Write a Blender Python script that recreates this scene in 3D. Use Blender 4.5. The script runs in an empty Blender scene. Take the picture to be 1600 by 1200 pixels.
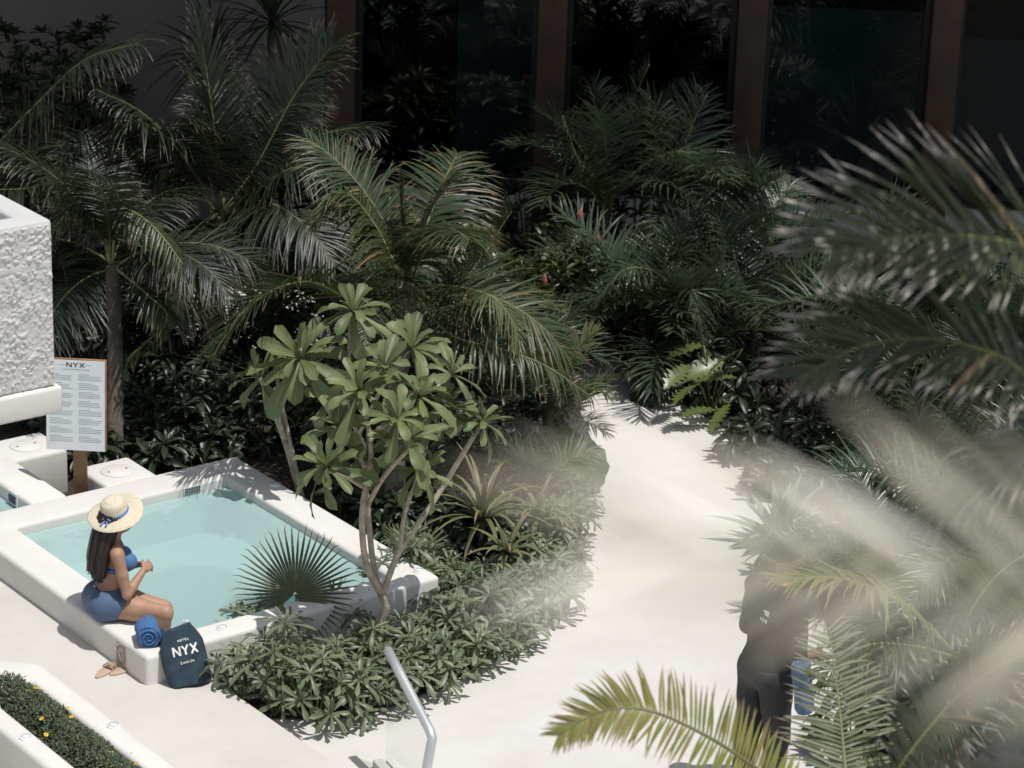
import bpy, bmesh, math, random
import numpy as np
from mathutils import Vector, Matrix, noise as mnoise

random.seed(11)
scn = bpy.context.scene
COL = scn.collection
PI = math.pi
R = math.radians

# ------------------------------------------------------------------ camera, sky, sun, exposure
CAM_H = 8.6
PITCH, ROLL = R(20.3), R(-1.94)
cp, sp = math.cos(PITCH), math.sin(PITCH)
_r, _f, _d = Vector((1, 0, 0)), Vector((0, cp, -sp)), Vector((0, -sp, -cp))
cr_, sr_ = math.cos(ROLL), math.sin(ROLL)
CR, CD, CF = cr_ * _r + sr_ * _d, -sr_ * _r + cr_ * _d, _f
cam = bpy.data.cameras.new('camera')
cam.lens = 100.0; cam.sensor_width = 36.0; cam.sensor_fit = 'HORIZONTAL'
cam.clip_start = 0.1; cam.clip_end = 2000
cam.dof.use_dof = True; cam.dof.focus_distance = 19.0; cam.dof.aperture_fstop = 3.0
camo = bpy.data.objects.new('camera', cam); COL.objects.link(camo)
camo.matrix_world = Matrix(((CR.x, -CD.x, -CF.x, 0), (CR.y, -CD.y, -CF.y, 0), (CR.z, -CD.z, -CF.z, CAM_H), (0, 0, 0, 1)))
scn.camera = camo

SUN_DIR = Vector((0.27, -0.17, 1.0)).normalized()
SUN_EL = math.asin(SUN_DIR.z)
world = bpy.data.worlds.new('World'); scn.world = world; world.use_nodes = True
wn = world.node_tree.nodes; wl = world.node_tree.links
bg = wn['Background']
sky = wn.new('ShaderNodeTexSky'); sky.sky_type = 'NISHITA'; sky.sun_disc = False
sky.sun_elevation = SUN_EL; sky.sun_rotation = math.atan2(SUN_DIR.x, SUN_DIR.y)
sky.air_density = 1.0; sky.dust_density = 1.5
hsv = wn.new('ShaderNodeHueSaturation'); hsv.inputs['Saturation'].default_value = 0.55     # sky colour muted to keep shade neutral
wl.new(sky.outputs[0], hsv.inputs['Color']); wl.new(hsv.outputs[0], bg.inputs[0]); bg.inputs[1].default_value = 0.10
sun = bpy.data.lights.new('sun', 'SUN'); sun.energy = 3.65; sun.angle = R(0.55); sun.color = (1.0, 0.975, 0.94)
suno = bpy.data.objects.new('sun', sun); COL.objects.link(suno)
suno.rotation_euler = SUN_DIR.to_track_quat('Z', 'Y').to_euler(); suno.location = (6, -10, 30)
scn.view_settings.view_transform = 'Standard'; scn.view_settings.look = 'None'
scn.view_settings.exposure = 0.0; scn.view_settings.gamma = 1.0
scn.view_settings.use_curve_mapping = False
scn.render.engine = 'CYCLES'
cy = scn.cycles
cy.use_denoising = True
cy.max_bounces = 8; cy.transparent_max_bounces = 12; cy.diffuse_bounces = 3; cy.glossy_bounces = 3
cy.caustics_reflective = False; cy.caustics_refractive = False
cy.sample_clamp_indirect = 4.0

# ------------------------------------------------------------------ coordinates
F_PX = 4444.4
def P(px, py, Y):
    """world point seen at a photo pixel (1600x1200) at ground distance Y"""
    d = CR * ((px - 800) / F_PX) + CD * ((py - 600) / F_PX) + CF
    t = Y / d.y
    return Vector((0, 0, CAM_H)) + d * t
Z_PATH, Z_DECK, Z_COP, Z_WATER = 0.08, 0.24, 0.45, 0.368
def G(px, py, z=0.08):
    d = CR * ((px - 800) / F_PX) + CD * ((py - 600) / F_PX) + CF
    t = (z - CAM_H) / d.z
    return Vector((0, 0, CAM_H)) + d * t
AZ = R(37.8)
EU = Vector((math.sin(AZ), -math.cos(AZ), 0)); EV = Vector((math.cos(AZ), math.sin(AZ), 0))
def W(u, v, z=0.0):
    return EU * u + EV * v + Vector((0, 0, z))

# ------------------------------------------------------------------ materials
def new_mat(name):
    m = bpy.data.materials.new(name); m.use_nodes = True
    nt = m.node_tree
    return m, nt.nodes, nt.links, nt.nodes['Principled BSDF']
def tex_noise(n, l, scale, detail=4, rough=0.55, coord='Object'):
    tc = n.new('ShaderNodeTexCoord'); t = n.new('ShaderNodeTexNoise')
    t.inputs['Scale'].default_value = scale; t.inputs['Detail'].default_value = detail; t.inputs['Roughness'].default_value = rough
    l.new(tc.outputs[coord], t.inputs['Vector'])
    return t
def ramp(n, l, src, stops):
    r = n.new('ShaderNodeValToRGB')
    while len(r.color_ramp.elements) < len(stops): r.color_ramp.elements.new(0.5)
    for e, (p, c) in zip(r.color_ramp.elements, stops):
        e.position = p; e.color = (c[0], c[1], c[2], 1) if not isinstance(c, float) else (c, c, c, 1)
    l.new(src, r.inputs[0]); return r
def plain(name, col, rough=0.6, metal=0.0, var=0.12, scale=6.0, bump=0.0, bscale=60.0, spec=0.5, coat=0.0):
    m, n, l, b = new_mat(name)
    t = tex_noise(n, l, scale)
    c0 = tuple(max(0, c * (1 - var)) for c in col); c1 = tuple(min(1, c * (1 + var)) for c in col)
    rp = ramp(n, l, t.outputs['Fac'], [(0.3, c0), (0.7, c1)])
    l.new(rp.outputs[0], b.inputs['Base Color'])
    b.inputs['Roughness'].default_value = rough; b.inputs['Metallic'].default_value = metal
    b.inputs['Specular IOR Level'].default_value = spec
    if coat: b.inputs['Coat Weight'].default_value = coat
    if bump:
        t2 = tex_noise(n, l, bscale, 3)
        bp = n.new('ShaderNodeBump'); bp.inputs['Strength'].default_value = bump; bp.inputs['Distance'].default_value = 0.01
        l.new(t2.outputs['Fac'], bp.inputs['Height']); l.new(bp.outputs[0], b.inputs['Normal'])
    return m
def plaster(name, c, stain, rough=0.75, bump=0.25, bscale=35):
    m, n, l, b = new_mat(name)
    t1 = tex_noise(n, l, 1.3, 6, 0.6); t2 = tex_noise(n, l, 9.0, 5, 0.65); t3 = tex_noise(n, l, 120.0, 2)
    r1 = ramp(n, l, t1.outputs['Fac'], [(0.34, stain), (0.62, c)])
    r2 = ramp(n, l, t2.outputs['Fac'], [(0.25, tuple(x * 0.9 for x in c)), (0.6, c)])
    mx = n.new('ShaderNodeMixRGB'); mx.blend_type = 'MULTIPLY'; mx.inputs[0].default_value = 0.45
    l.new(r1.outputs[0], mx.inputs[1]); l.new(r2.outputs[0], mx.inputs[2])
    # sparse small specks of dirt
    r3 = ramp(n, l, t3.outputs['Fac'], [(0.2, (0.62, 0.58, 0.52)), (0.3, (1, 1, 1))])
    mx2 = n.new('ShaderNodeMixRGB'); mx2.blend_type = 'MULTIPLY'; mx2.inputs[0].default_value = 0.6
    l.new(mx.outputs[0], mx2.inputs[1]); l.new(r3.outputs[0], mx2.inputs[2])
    l.new(mx2.outputs[0], b.inputs['Base Color']); b.inputs['Roughness'].default_value = rough
    b.inputs['Specular IOR Level'].default_value = 0.3
    t4 = tex_noise(n, l, bscale, 5, 0.6)
    bp = n.new('ShaderNodeBump'); bp.inputs['Strength'].default_value = bump; bp.inputs['Distance'].default_value = 0.008
    l.new(t4.outputs['Fac'], bp.inputs['Height']); l.new(bp.outputs[0], b.inputs['Normal'])
    return m
def leaf(name, c0, c1, tip=(0.16, 0.10, 0.04), tip_at=0.86, tip_mix=0.7, rough=0.38, trans=0.22, spec=0.5, vein=0.0, dry=0.0):
    """leaf colour varies leaf by leaf; tips and dry leaves brown; some light passes through"""
    m, n, l, b = new_mat(name)
    geo = n.new('ShaderNodeNewGeometry'); oi = n.new('ShaderNodeObjectInfo')
    add = n.new('ShaderNodeMath'); add.operation = 'ADD'; l.new(geo.outputs['Random Per Island'], add.inputs[0]); l.new(oi.outputs['Random'], add.inputs[1])
    half = n.new('ShaderNodeMath'); half.operation = 'MULTIPLY'; half.inputs[1].default_value = 0.5; l.new(add.outputs[0], half.inputs[0])
    r = ramp(n, l, half.outputs[0], [(0.15, c0), (0.85, c1)])
    at = n.new('ShaderNodeAttribute'); at.attribute_name = 't'
    nz = tex_noise(n, l, 14.0, 3)
    ad = n.new('ShaderNodeMath'); ad.operation = 'MULTIPLY_ADD'; ad.inputs[1].default_value = 0.28
    l.new(nz.outputs['Fac'], ad.inputs[0]); l.new(at.outputs['Fac'], ad.inputs[2])
    rt = ramp(n, l, ad.outputs[0], [(tip_at + 0.06, 0.0), (tip_at + 0.24, tip_mix)])
    mx = n.new('ShaderNodeMixRGB'); l.new(rt.outputs[0], mx.inputs[0]); l.new(r.outputs[0], mx.inputs[1]); mx.inputs[2].default_value = (*tip, 1)
    out = mx.outputs[0]
    if dry > 0:
        rd = ramp(n, l, geo.outputs['Random Per Island'], [(1 - dry - 0.01, 0.0), (1 - dry + 0.01, 0.85)])
        m2 = n.new('ShaderNodeMixRGB'); l.new(rd.outputs[0], m2.inputs[0]); l.new(out, m2.inputs[1]); m2.inputs[2].default_value = (0.24, 0.17, 0.08, 1)
        out = m2.outputs[0]
    if vein > 0:
        av = n.new('ShaderNodeAttribute'); av.attribute_name = 'w'
        rv = ramp(n, l, av.outputs['Fac'], [(0.0, vein), (0.16, 0.0)])
        m3 = n.new('ShaderNodeMixRGB'); l.new(rv.outputs[0], m3.inputs[0]); l.new(out, m3.inputs[1]); m3.inputs[2].default_value = (0.22, 0.27, 0.10, 1)
        out = m3.outputs[0]
    l.new(out, b.inputs['Base Color']); b.inputs['Roughness'].default_value = rough; b.inputs['Specular IOR Level'].default_value = spec
    t4 = tex_noise(n, l, 45.0, 3)
    bp = n.new('ShaderNodeBump'); bp.inputs['Strength'].default_value = 0.25; bp.inputs['Distance'].default_value = 0.004
    l.new(t4.outputs['Fac'], bp.inputs['Height']); l.new(bp.outputs[0], b.inputs['Normal'])
    if trans > 0:
        tr = n.new('ShaderNodeBsdfTranslucent'); hs = n.new('ShaderNodeHueSaturation'); hs.inputs['Value'].default_value = 1.5; hs.inputs['Hue'].default_value = 0.485
        l.new(out, hs.inputs['Color']); l.new(hs.outputs[0], tr.inputs['Color'])
        ms = n.new('ShaderNodeMixShader'); ms.inputs[0].default_value = trans
        l.new(b.outputs[0], ms.inputs[1]); l.new(tr.outputs[0], ms.inputs[2])
        l.new(ms.outputs[0], n['Material Output'].inputs[0])
    return m

M = {}
M['coping'] = plaster('white_plaster', (0.78, 0.765, 0.735), (0.73, 0.705, 0.665), 0.7, 0.2)
M['deck'] = plaster('deck_concrete', (0.72, 0.695, 0.66), (0.66, 0.625, 0.58), 0.8, 0.2)
M['path'] = plaster('path_concrete', (0.73, 0.71, 0.68), (0.67, 0.645, 0.605), 0.8, 0.2)
M['stucco'] = plaster('rough_stucco', (0.70, 0.695, 0.68), (0.64, 0.63, 0.615), 0.85, 0.6, 90)
M['greywall'] = plaster('grey_render', (0.27, 0.265, 0.25), (0.23, 0.225, 0.215), 0.85, 0.3)
M['basewall'] = plaster('base_render', (0.70, 0.68, 0.64), (0.62, 0.60, 0.56), 0.85, 0.3)
M['basin'] = plaster('basin_plaster', (0.66, 0.74, 0.72), (0.58, 0.68, 0.66), 0.8, 0.15)
M['soil'] = plain('soil', (0.035, 0.027, 0.02), 0.95, var=0.5, scale=14, bump=1.0, bscale=30)
M['wood'] = plain('column_wood', (0.066, 0.037, 0.021), 0.6, var=0.3, scale=3)
M['postwood'] = plain('post_wood', (0.27, 0.15, 0.075), 0.6, var=0.25, scale=8)
M['darkframe'] = plain('bronze_frame', (0.022, 0.018, 0.015), 0.5, var=0.2)
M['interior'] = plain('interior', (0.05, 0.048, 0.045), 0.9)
M['white_metal'] = plain('white_enamel', (0.80, 0.80, 0.79), 0.35, var=0.03)
M['steel'] = plain('brushed_rail', (0.62, 0.63, 0.64), 0.42, metal=0.55, var=0.06)
M['paper'] = plain('sign_board', (0.74, 0.76, 0.78), 0.5, var=0.03)
M['ink'] = plain('ink', (0.05, 0.055, 0.07), 0.6)
M['greyink'] = plain('grey_ink', (0.44, 0.46, 0.49), 0.6)
M['bark'] = plain('frangipani_bark', (0.42, 0.36, 0.28), 0.8, var=0.3, scale=18, bump=0.5, bscale=70)
M['palmtrunk'] = plain('palm_trunk', (0.12, 0.10, 0.075), 0.85, var=0.35, scale=10, bump=0.8, bscale=50)
M['stem'] = plain('green_stem', (0.13, 0.15, 0.055), 0.55, var=0.25, scale=20)
M['rachis'] = plain('palm_rachis', (0.17, 0.175, 0.07), 0.5, var=0.25, scale=10)
M['rachis_dark'] = plain('areca_rachis', (0.13, 0.15, 0.05), 0.5, var=0.25, scale=10)
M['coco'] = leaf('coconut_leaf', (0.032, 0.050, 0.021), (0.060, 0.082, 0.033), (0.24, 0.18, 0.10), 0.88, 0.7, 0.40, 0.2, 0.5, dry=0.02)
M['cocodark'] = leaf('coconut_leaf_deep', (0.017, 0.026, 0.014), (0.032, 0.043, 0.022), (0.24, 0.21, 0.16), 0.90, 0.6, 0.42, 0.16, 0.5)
M['cocoyellow'] = leaf('coconut_leaf_yellow', (0.17, 0.195, 0.05), (0.32, 0.31, 0.10), (0.36, 0.27, 0.14), 0.80, 0.8, 0.42, 0.35, 0.45, dry=0.02)  # lighter, yellower leaf colour
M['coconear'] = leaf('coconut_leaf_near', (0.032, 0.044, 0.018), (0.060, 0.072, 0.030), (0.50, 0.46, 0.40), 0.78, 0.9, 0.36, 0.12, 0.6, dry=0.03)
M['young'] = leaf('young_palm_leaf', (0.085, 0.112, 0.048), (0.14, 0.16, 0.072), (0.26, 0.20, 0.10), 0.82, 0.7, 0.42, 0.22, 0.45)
M['cocopale'] = leaf('coconut_leaf_glint', (0.42, 0.40, 0.31), (0.66, 0.64, 0.56), (0.5, 0.45, 0.36), 0.6, 0.8, 0.28, 0.3, 0.9)  # sun glints on the near frond put into this pale leaf colour
M['areca'] = leaf('areca_leaf', (0.034, 0.056, 0.032), (0.064, 0.090, 0.052), (0.14, 0.11, 0.05), 0.92, 0.5, 0.33, 0.16, 0.55, dry=0.01)
M['frangipani'] = leaf('frangipani_leaf', (0.095, 0.135, 0.058), (0.19, 0.215, 0.092), (0.26, 0.23, 0.07), 0.97, 0.5, 0.48, 0.24, 0.4, vein=0.55)
M['scaevola'] = leaf('shrub_leaf', (0.105, 0.138, 0.08), (0.20, 0.235, 0.142), (0.2, 0.19, 0.07), 1.02, 0.4, 0.42, 0.2, 0.45, vein=0.35, dry=0.02)
M['fan'] = leaf('fan_leaf', (0.085, 0.105, 0.055), (0.13, 0.15, 0.08), (0.24, 0.20, 0.12), 0.82, 0.7, 0.45, 0.2, 0.4)
M['ginger'] = leaf('ginger_leaf', (0.050, 0.080, 0.028), (0.11, 0.135, 0.045), (0.28, 0.24, 0.07), 0.95, 0.6, 0.36, 0.25, 0.5, vein=0.35)
M['philo'] = leaf('philodendron_leaf', (0.085, 0.125, 0.035), (0.125, 0.165, 0.05), (0.25, 0.22, 0.08), 0.97, 0.4, 0.35, 0.25, 0.5, vein=0.4)
M['ear'] = leaf('round_leaf', (0.075, 0.125, 0.045), (0.10, 0.155, 0.06), (0.10, 0.10, 0.04), 1.1, 0.2, 0.45, 0.25, 0.35, vein=0.35)
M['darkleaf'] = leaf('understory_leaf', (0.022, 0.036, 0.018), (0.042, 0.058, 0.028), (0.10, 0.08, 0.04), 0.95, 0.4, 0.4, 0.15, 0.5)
M['strap'] = leaf('strap_leaf', (0.11, 0.125, 0.055), (0.21, 0.20, 0.10), (0.30, 0.22, 0.14), 0.75, 0.75, 0.45, 0.2, 0.4, dry=0.15)
M['grey_agave'] = leaf('agave_leaf', (0.17, 0.22, 0.17), (0.24, 0.29, 0.22), (0.2, 0.15, 0.1), 1.0, 0.4, 0.5, 0.05, 0.3)
M['cover'] = leaf('groundcover_leaf', (0.08, 0.105, 0.062), (0.16, 0.185, 0.11), (0.1, 0.1, 0.05), 1.1, 0.2, 0.5, 0.15, 0.4)
M['petal'] = plain('yellow_petal', (0.75, 0.50, 0.03), 0.6, var=0.1)
M['petal_core'] = plain('flower_core', (0.35, 0.2, 0.02), 0.8)
M['pink'] = plain('ginger_flower', (0.58, 0.25, 0.20), 0.5, var=0.25, scale=25)
M['skin'] = plain('skin', (0.40, 0.235, 0.155), 0.5, var=0.06, scale=9, spec=0.4)
M['skin2'] = plain('skin_brown', (0.30, 0.17, 0.11), 0.5, var=0.06, spec=0.4)
M['swim'] = plain('swim_fabric', (0.075, 0.125, 0.215), 0.65, var=0.1, bump=0.2, bscale=200)
M['swim_top'] = plain('swim_top_fabric', (0.065, 0.165, 0.34), 0.6, var=0.12, bump=0.2, bscale=200)
M['navy'] = plain('navy_canvas', (0.024, 0.048, 0.068), 0.85, var=0.15, scale=20, bump=0.35, bscale=300)
M['towel'] = plain('blue_towel', (0.075, 0.19, 0.42), 0.95, var=0.15, scale=25, bump=1.0, bscale=260)
M['towel2'] = plain('navy_towel', (0.02, 0.05, 0.10), 0.95, var=0.2, scale=25, bump=1.0, bscale=260)
M['print'] = plain('white_print', (0.82, 0.82, 0.82), 0.7, var=0.03)
M['ribbon'] = plain('blue_ribbon', (0.17, 0.26, 0.52), 0.6, var=0.1)
M['sandal'] = plain('tan_leather', (0.50, 0.36, 0.27), 0.6, var=0.1)
M['sandal_strap'] = plain('bronze_strap', (0.30, 0.20, 0.13), 0.45, var=0.15)
M['black'] = plain('black_cloth', (0.034, 0.032, 0.031), 0.85, var=0.2)
M['trouser'] = plain('charcoal_cloth', (0.035, 0.034, 0.036), 0.85, var=0.2)
M['red'] = plain('sign_red', (0.42, 0.10, 0.08), 0.6)
M['cream'] = plain('cream_panel', (0.62, 0.56, 0.42), 0.7, var=0.1)
M['orange'] = plain('orange_cap', (0.45, 0.09, 0.04), 0.6)

def hair_mat():
    m, n, l, b = new_mat('dark_hair')
    tc = n.new('ShaderNodeTexCoord'); mp = n.new('ShaderNodeMapping'); mp.inputs['Scale'].default_value = (60, 60, 2)
    t = n.new('ShaderNodeTexNoise'); t.inputs['Scale'].default_value = 2.0; l.new(tc.outputs['Object'], mp.inputs[0]); l.new(mp.outputs[0], t.inputs['Vector'])
    r = ramp(n, l, t.outputs['Fac'], [(0.35, (0.012, 0.008, 0.006)), (0.75, (0.045, 0.028, 0.02))])
    l.new(r.outputs[0], b.inputs['Base Color']); b.inputs['Roughness'].default_value = 0.42
    bp = n.new('ShaderNodeBump'); bp.inputs['Strength'].default_value = 0.6; bp.inputs['Distance'].default_value = 0.01
    l.new(t.outputs['Fac'], bp.inputs['Height']); l.new(bp.outputs[0], b.inputs['Normal'])
    return m
M['hair'] = hair_mat()
def straw_mat():
    m, n, l, b = new_mat('straw')
    tc = n.new('ShaderNodeTexCoord'); sx = n.new('ShaderNodeVectorMath'); sx.operation = 'LENGTH'
    mp = n.new('ShaderNodeMapping'); mp.inputs['Scale'].default_value = (1, 1, 0.8)
    l.new(tc.outputs['Object'], mp.inputs[0]); l.new(mp.outputs[0], sx.inputs[0])
    mu = n.new('ShaderNodeMath'); mu.operation = 'MULTIPLY'; mu.inputs[1].default_value = 700; l.new(sx.outputs['Value'], mu.inputs[0])
    sn = n.new('ShaderNodeMath'); sn.operation = 'SINE'; l.new(mu.outputs[0], sn.inputs[0])
    t = tex_noise(n, l, 70, 3)
    r = ramp(n, l, t.outputs['Fac'], [(0.3, (0.60, 0.53, 0.38)), (0.7, (0.72, 0.66, 0.52))])
    l.new(r.outputs[0], b.inputs['Base Color']); b.inputs['Roughness'].default_value = 0.8
    bp = n.new('ShaderNodeBump'); bp.inputs['Strength'].default_value = 0.4; bp.inputs['Distance'].default_value = 0.003
    l.new(sn.outputs[0], bp.inputs['Height']); l.new(bp.outputs[0], b.inputs['Normal'])
    return m
M['straw'] = straw_mat()
def glass_mat(name, tint, refl=0.06, rough=0.0, grz=1.0):
    m, n, l, b = new_mat(name); n.remove(b)
    tr = n.new('ShaderNodeBsdfTransparent'); tr.inputs[0].default_value = (*tint, 1)
    gl = n.new('ShaderNodeBsdfGlossy'); gl.inputs['Roughness'].default_value = rough
    fr = n.new('ShaderNodeLayerWeight'); fr.inputs['Blend'].default_value = 0.5
    pw = n.new('ShaderNodeMath'); pw.operation = 'POWER'; pw.inputs[1].default_value = 5.0; l.new(fr.outputs['Facing'], pw.inputs[0])
    ma = n.new('ShaderNodeMath'); ma.operation = 'MULTIPLY_ADD'; ma.inputs[1].default_value = (1 - refl) * grz; ma.inputs[2].default_value = refl; l.new(pw.outputs[0], ma.inputs[0])
    mx = n.new('ShaderNodeMixShader'); l.new(ma.outputs[0], mx.inputs[0]); l.new(tr.outputs[0], mx.inputs[1]); l.new(gl.outputs[0], mx.inputs[2])
    l.new(mx.outputs[0], n['Material Output'].inputs[0]); return m
M['winglass'] = glass_mat('window_glass', (0.42, 0.46, 0.47), rough=0.02)
M['railglass'] = glass_mat('rail_glass', (0.965, 0.975, 0.97), 0.025, 0.0, 0.25)
def water_mat():
    m, n, l, b = new_mat('pool_water'); n.remove(b)
    tr = n.new('ShaderNodeBsdfTransparent'); tr.inputs[0].default_value = (0.90, 0.98, 0.975, 1)
    gl = n.new('ShaderNodeBsdfGlossy'); gl.inputs['Roughness'].default_value = 0.03
    fr = n.new('ShaderNodeLayerWeight'); fr.inputs['Blend'].default_value = 0.5
    pw = n.new('ShaderNodeMath'); pw.operation = 'POWER'; pw.inputs[1].default_value = 5.0; l.new(fr.outputs['Facing'], pw.inputs[0])
    ma = n.new('ShaderNodeMath'); ma.operation = 'MULTIPLY_ADD'; ma.inputs[1].default_value = .95; ma.inputs[2].default_value = .04; l.new(pw.outputs[0], ma.inputs[0])
    t = tex_noise(n, l, 7.0, 3, 0.5)
    bp = n.new('ShaderNodeBump'); bp.inputs['Strength'].default_value = 0.25; bp.inputs['Distance'].default_value = 0.012
    l.new(t.outputs['Fac'], bp.inputs['Height']); l.new(bp.outputs[0], gl.inputs['Normal']); l.new(bp.outputs[0], fr.inputs['Normal'])
    mx = n.new('ShaderNodeMixShader'); l.new(ma.outputs[0], mx.inputs[0]); l.new(tr.outputs[0], mx.inputs[1]); l.new(gl.outputs[0], mx.inputs[2])
    df = n.new('ShaderNodeBsdfDiffuse'); df.inputs[0].default_value = (0.53, 0.73, 0.71, 1)
    m0 = n.new('ShaderNodeMixShader'); m0.inputs[0].default_value = 0.58; l.new(tr.outputs[0], m0.inputs[1]); l.new(df.outputs[0], m0.inputs[2]); l.new(m0.outputs[0], mx.inputs[1])
    va = n.new('ShaderNodeVolumeAbsorption'); va.inputs['Color'].default_value = (0.45, 0.86, 0.85, 1); va.inputs['Density'].default_value = 0.5
    l.new(mx.outputs[0], n['Material Output'].inputs['Surface']); l.new(va.outputs[0], n['Material Output'].inputs['Volume'])
    return m
M['water'] = water_mat()

# ------------------------------------------------------------------ mesh helpers
class MB:
    def __init__(s): s.v = []; s.f = []; s.m = []; s.t = []; s.w = []
    def add(s, vs, fs, mi=0, t=None, w=None):
        o = len(s.v); s.v.extend(tuple(x) for x in vs); s.f.extend(tuple(i + o for i in f) for f in fs); s.m.extend([mi] * len(fs))
        s.t.extend(t if t is not None else [0.0] * len(vs)); s.w.extend(w if w is not None else [1.0] * len(vs))
    def mesh(s, name, mats, smooth=True, attrs=False):
        me = bpy.data.meshes.new(name); me.from_pydata(s.v, [], s.f)
        for m in mats: me.materials.append(m)
        me.polygons.foreach_set('material_index', s.m)
        me.polygons.foreach_set('use_smooth', [smooth] * len(s.f))
        if attrs:
            a = me.attributes.new('t', 'FLOAT', 'POINT'); a.data.foreach_set('value', s.t)
            a = me.attributes.new('w', 'FLOAT', 'POINT'); a.data.foreach_set('value', s.w)
        me.update(); return me
    def box(s, c, sz, mi=0, axes=None):
        c = Vector(c); ax = axes or (Vector((1, 0, 0)), Vector((0, 1, 0)), Vector((0, 0, 1)))
        vs = [c + ax[0] * (sz[0] / 2 * i) + ax[1] * (sz[1] / 2 * j) + ax[2] * (sz[2] / 2 * k) for k in (-1, 1) for j in (-1, 1) for i in (-1, 1)]
        s.add(vs, [(0, 2, 3, 1), (4, 5, 7, 6), (0, 1, 5, 4), (2, 6, 7, 3), (0, 4, 6, 2), (1, 3, 7, 5)], mi)
    def tube(s, pts, rad, seg=8, mi=0, cap=True):
        pts = [Vector(p) for p in pts]; n = len(pts)
        rad = rad if isinstance(rad, (list, tuple)) else [rad] * n
        vs = []; fs = []; ref = None
        for i, p in enumerate(pts):
            tg = (pts[min(i + 1, n - 1)] - pts[max(i - 1, 0)]).normalized()
            if ref is None: ref = tg.orthogonal().normalized()
            ref = (ref - tg * ref.dot(tg)).normalized(); b = tg.cross(ref)
            for k in range(seg):
                a = 2 * PI * k / seg; vs.append(p + (ref * math.cos(a) + b * math.sin(a)) * rad[i])
        for i in range(n - 1):
            for k in range(seg):
                k2 = (k + 1) % seg; fs.append((i * seg + k, i * seg + k2, (i + 1) * seg + k2, (i + 1) * seg + k))
        if cap:
            fs.append(tuple(range(seg - 1, -1, -1))); fs.append(tuple((n - 1) * seg + k for k in range(seg)))
        s.add(vs, fs, mi)
    def lathe(s, prof, seg=24, mi=0, M4=None, wob=None):
        vs = []; fs = []; n = len(prof)
        for i, (r, z) in enumerate(prof):
            for k in range(seg):
                a = 2 * PI * k / seg; zz = z + (wob(r, a) if wob else 0)
                p = Vector((r * math.cos(a), r * math.sin(a), zz)); vs.append(M4 @ p if M4 else p)
        for i in range(n - 1):
            for k in range(seg):
                k2 = (k + 1) % seg; fs.append((i * seg + k, i * seg + k2, (i + 1) * seg + k2, (i + 1) * seg + k))
        s.add(vs, fs, mi)

def link(name, me, parent=None):
    o = bpy.data.objects.new(name, me); COL.objects.link(o)
    if parent is not None: o.parent = parent
    return o
def tag(o, label=None, cat=None, group=None, kind=None):
    if label: o['label'] = label
    if cat: o['category'] = cat
    if group: o['group'] = group
    if kind: o['kind'] = kind
    return o
def thing(name, loc, label, cat, group=None, rz=0.0):
    o = bpy.data.objects.new(name, None); COL.objects.link(o); o.location = loc; o.rotation_euler = (0, 0, rz)
    o.empty_display_size = 0.1
    return tag(o, label, cat, group)
def bevel(me, off, seg=3, ang=30, smooth=True):
    bm = bmesh.new(); bm.from_mesh(me)
    es = [e for e in bm.edges if len(e.link_faces) == 2 and e.calc_face_angle(0) > R(ang)]
    bmesh.ops.bevel(bm, geom=es, offset=off, segments=seg, profile=0.5, affect='EDGES', clamp_overlap=True)
    bm.to_mesh(me); bm.free()
    me.polygons.foreach_set('use_smooth', [smooth] * len(me.polygons)); me.update()
    return me
def prism(poly, z0, z1, bot=True):
    """poly: list of world/local Vectors (xy), counter-clockwise"""
    n = len(poly); area = sum(poly[i].x * poly[(i + 1) % n].y - poly[(i + 1) % n].x * poly[i].y for i in range(n))
    if area < 0: poly = poly[::-1]
    mb = MB(); vs = [Vector((p.x, p.y, z0)) for p in poly] + [Vector((p.x, p.y, z1)) for p in poly]
    fs = [tuple(range(n, 2 * n))] + ([tuple(range(n - 1, -1, -1))] if bot else [])
    fs += [(i, (i + 1) % n, n + (i + 1) % n, n + i) for i in range(n)]
    mb.add(vs, fs); return mb
def shade_auto(me, ang=35):
    me.polygons.foreach_set('use_smooth', [True] * len(me.polygons))
    bm = bmesh.new(); bm.from_mesh(me)
    for e in bm.edges: e.smooth = len(e.link_faces) == 2 and e.calc_face_angle(0) < R(ang)
    bm.to_mesh(me); bm.free(); me.update(); return me
UVR = (EU, EV, Vector((0, 0, 1)))
def uvbox(u0, u1, v0, v1, z0, z1): return prism([W(u0, v0), W(u1, v0), W(u1, v1), W(u0, v1)], z0, z1)

# ------------------------------------------------------------------ setting
def sheet(name, poly, z, mat, kind='structure', sub=0):
    n = len(poly); area = sum(poly[i].x * poly[(i + 1) % n].y - poly[(i + 1) % n].x * poly[i].y for i in range(n))
    if area < 0: poly = poly[::-1]
    mb = MB(); mb.add([Vector((p.x, p.y, z)) for p in poly], [tuple(range(n))])
    me = mb.mesh(name, [mat], False)
    bm = bmesh.new(); bm.from_mesh(me); bmesh.ops.triangulate(bm, faces=bm.faces[:]); bm.to_mesh(me); bm.free()
    return tag(link(name, me), kind=kind)
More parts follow.
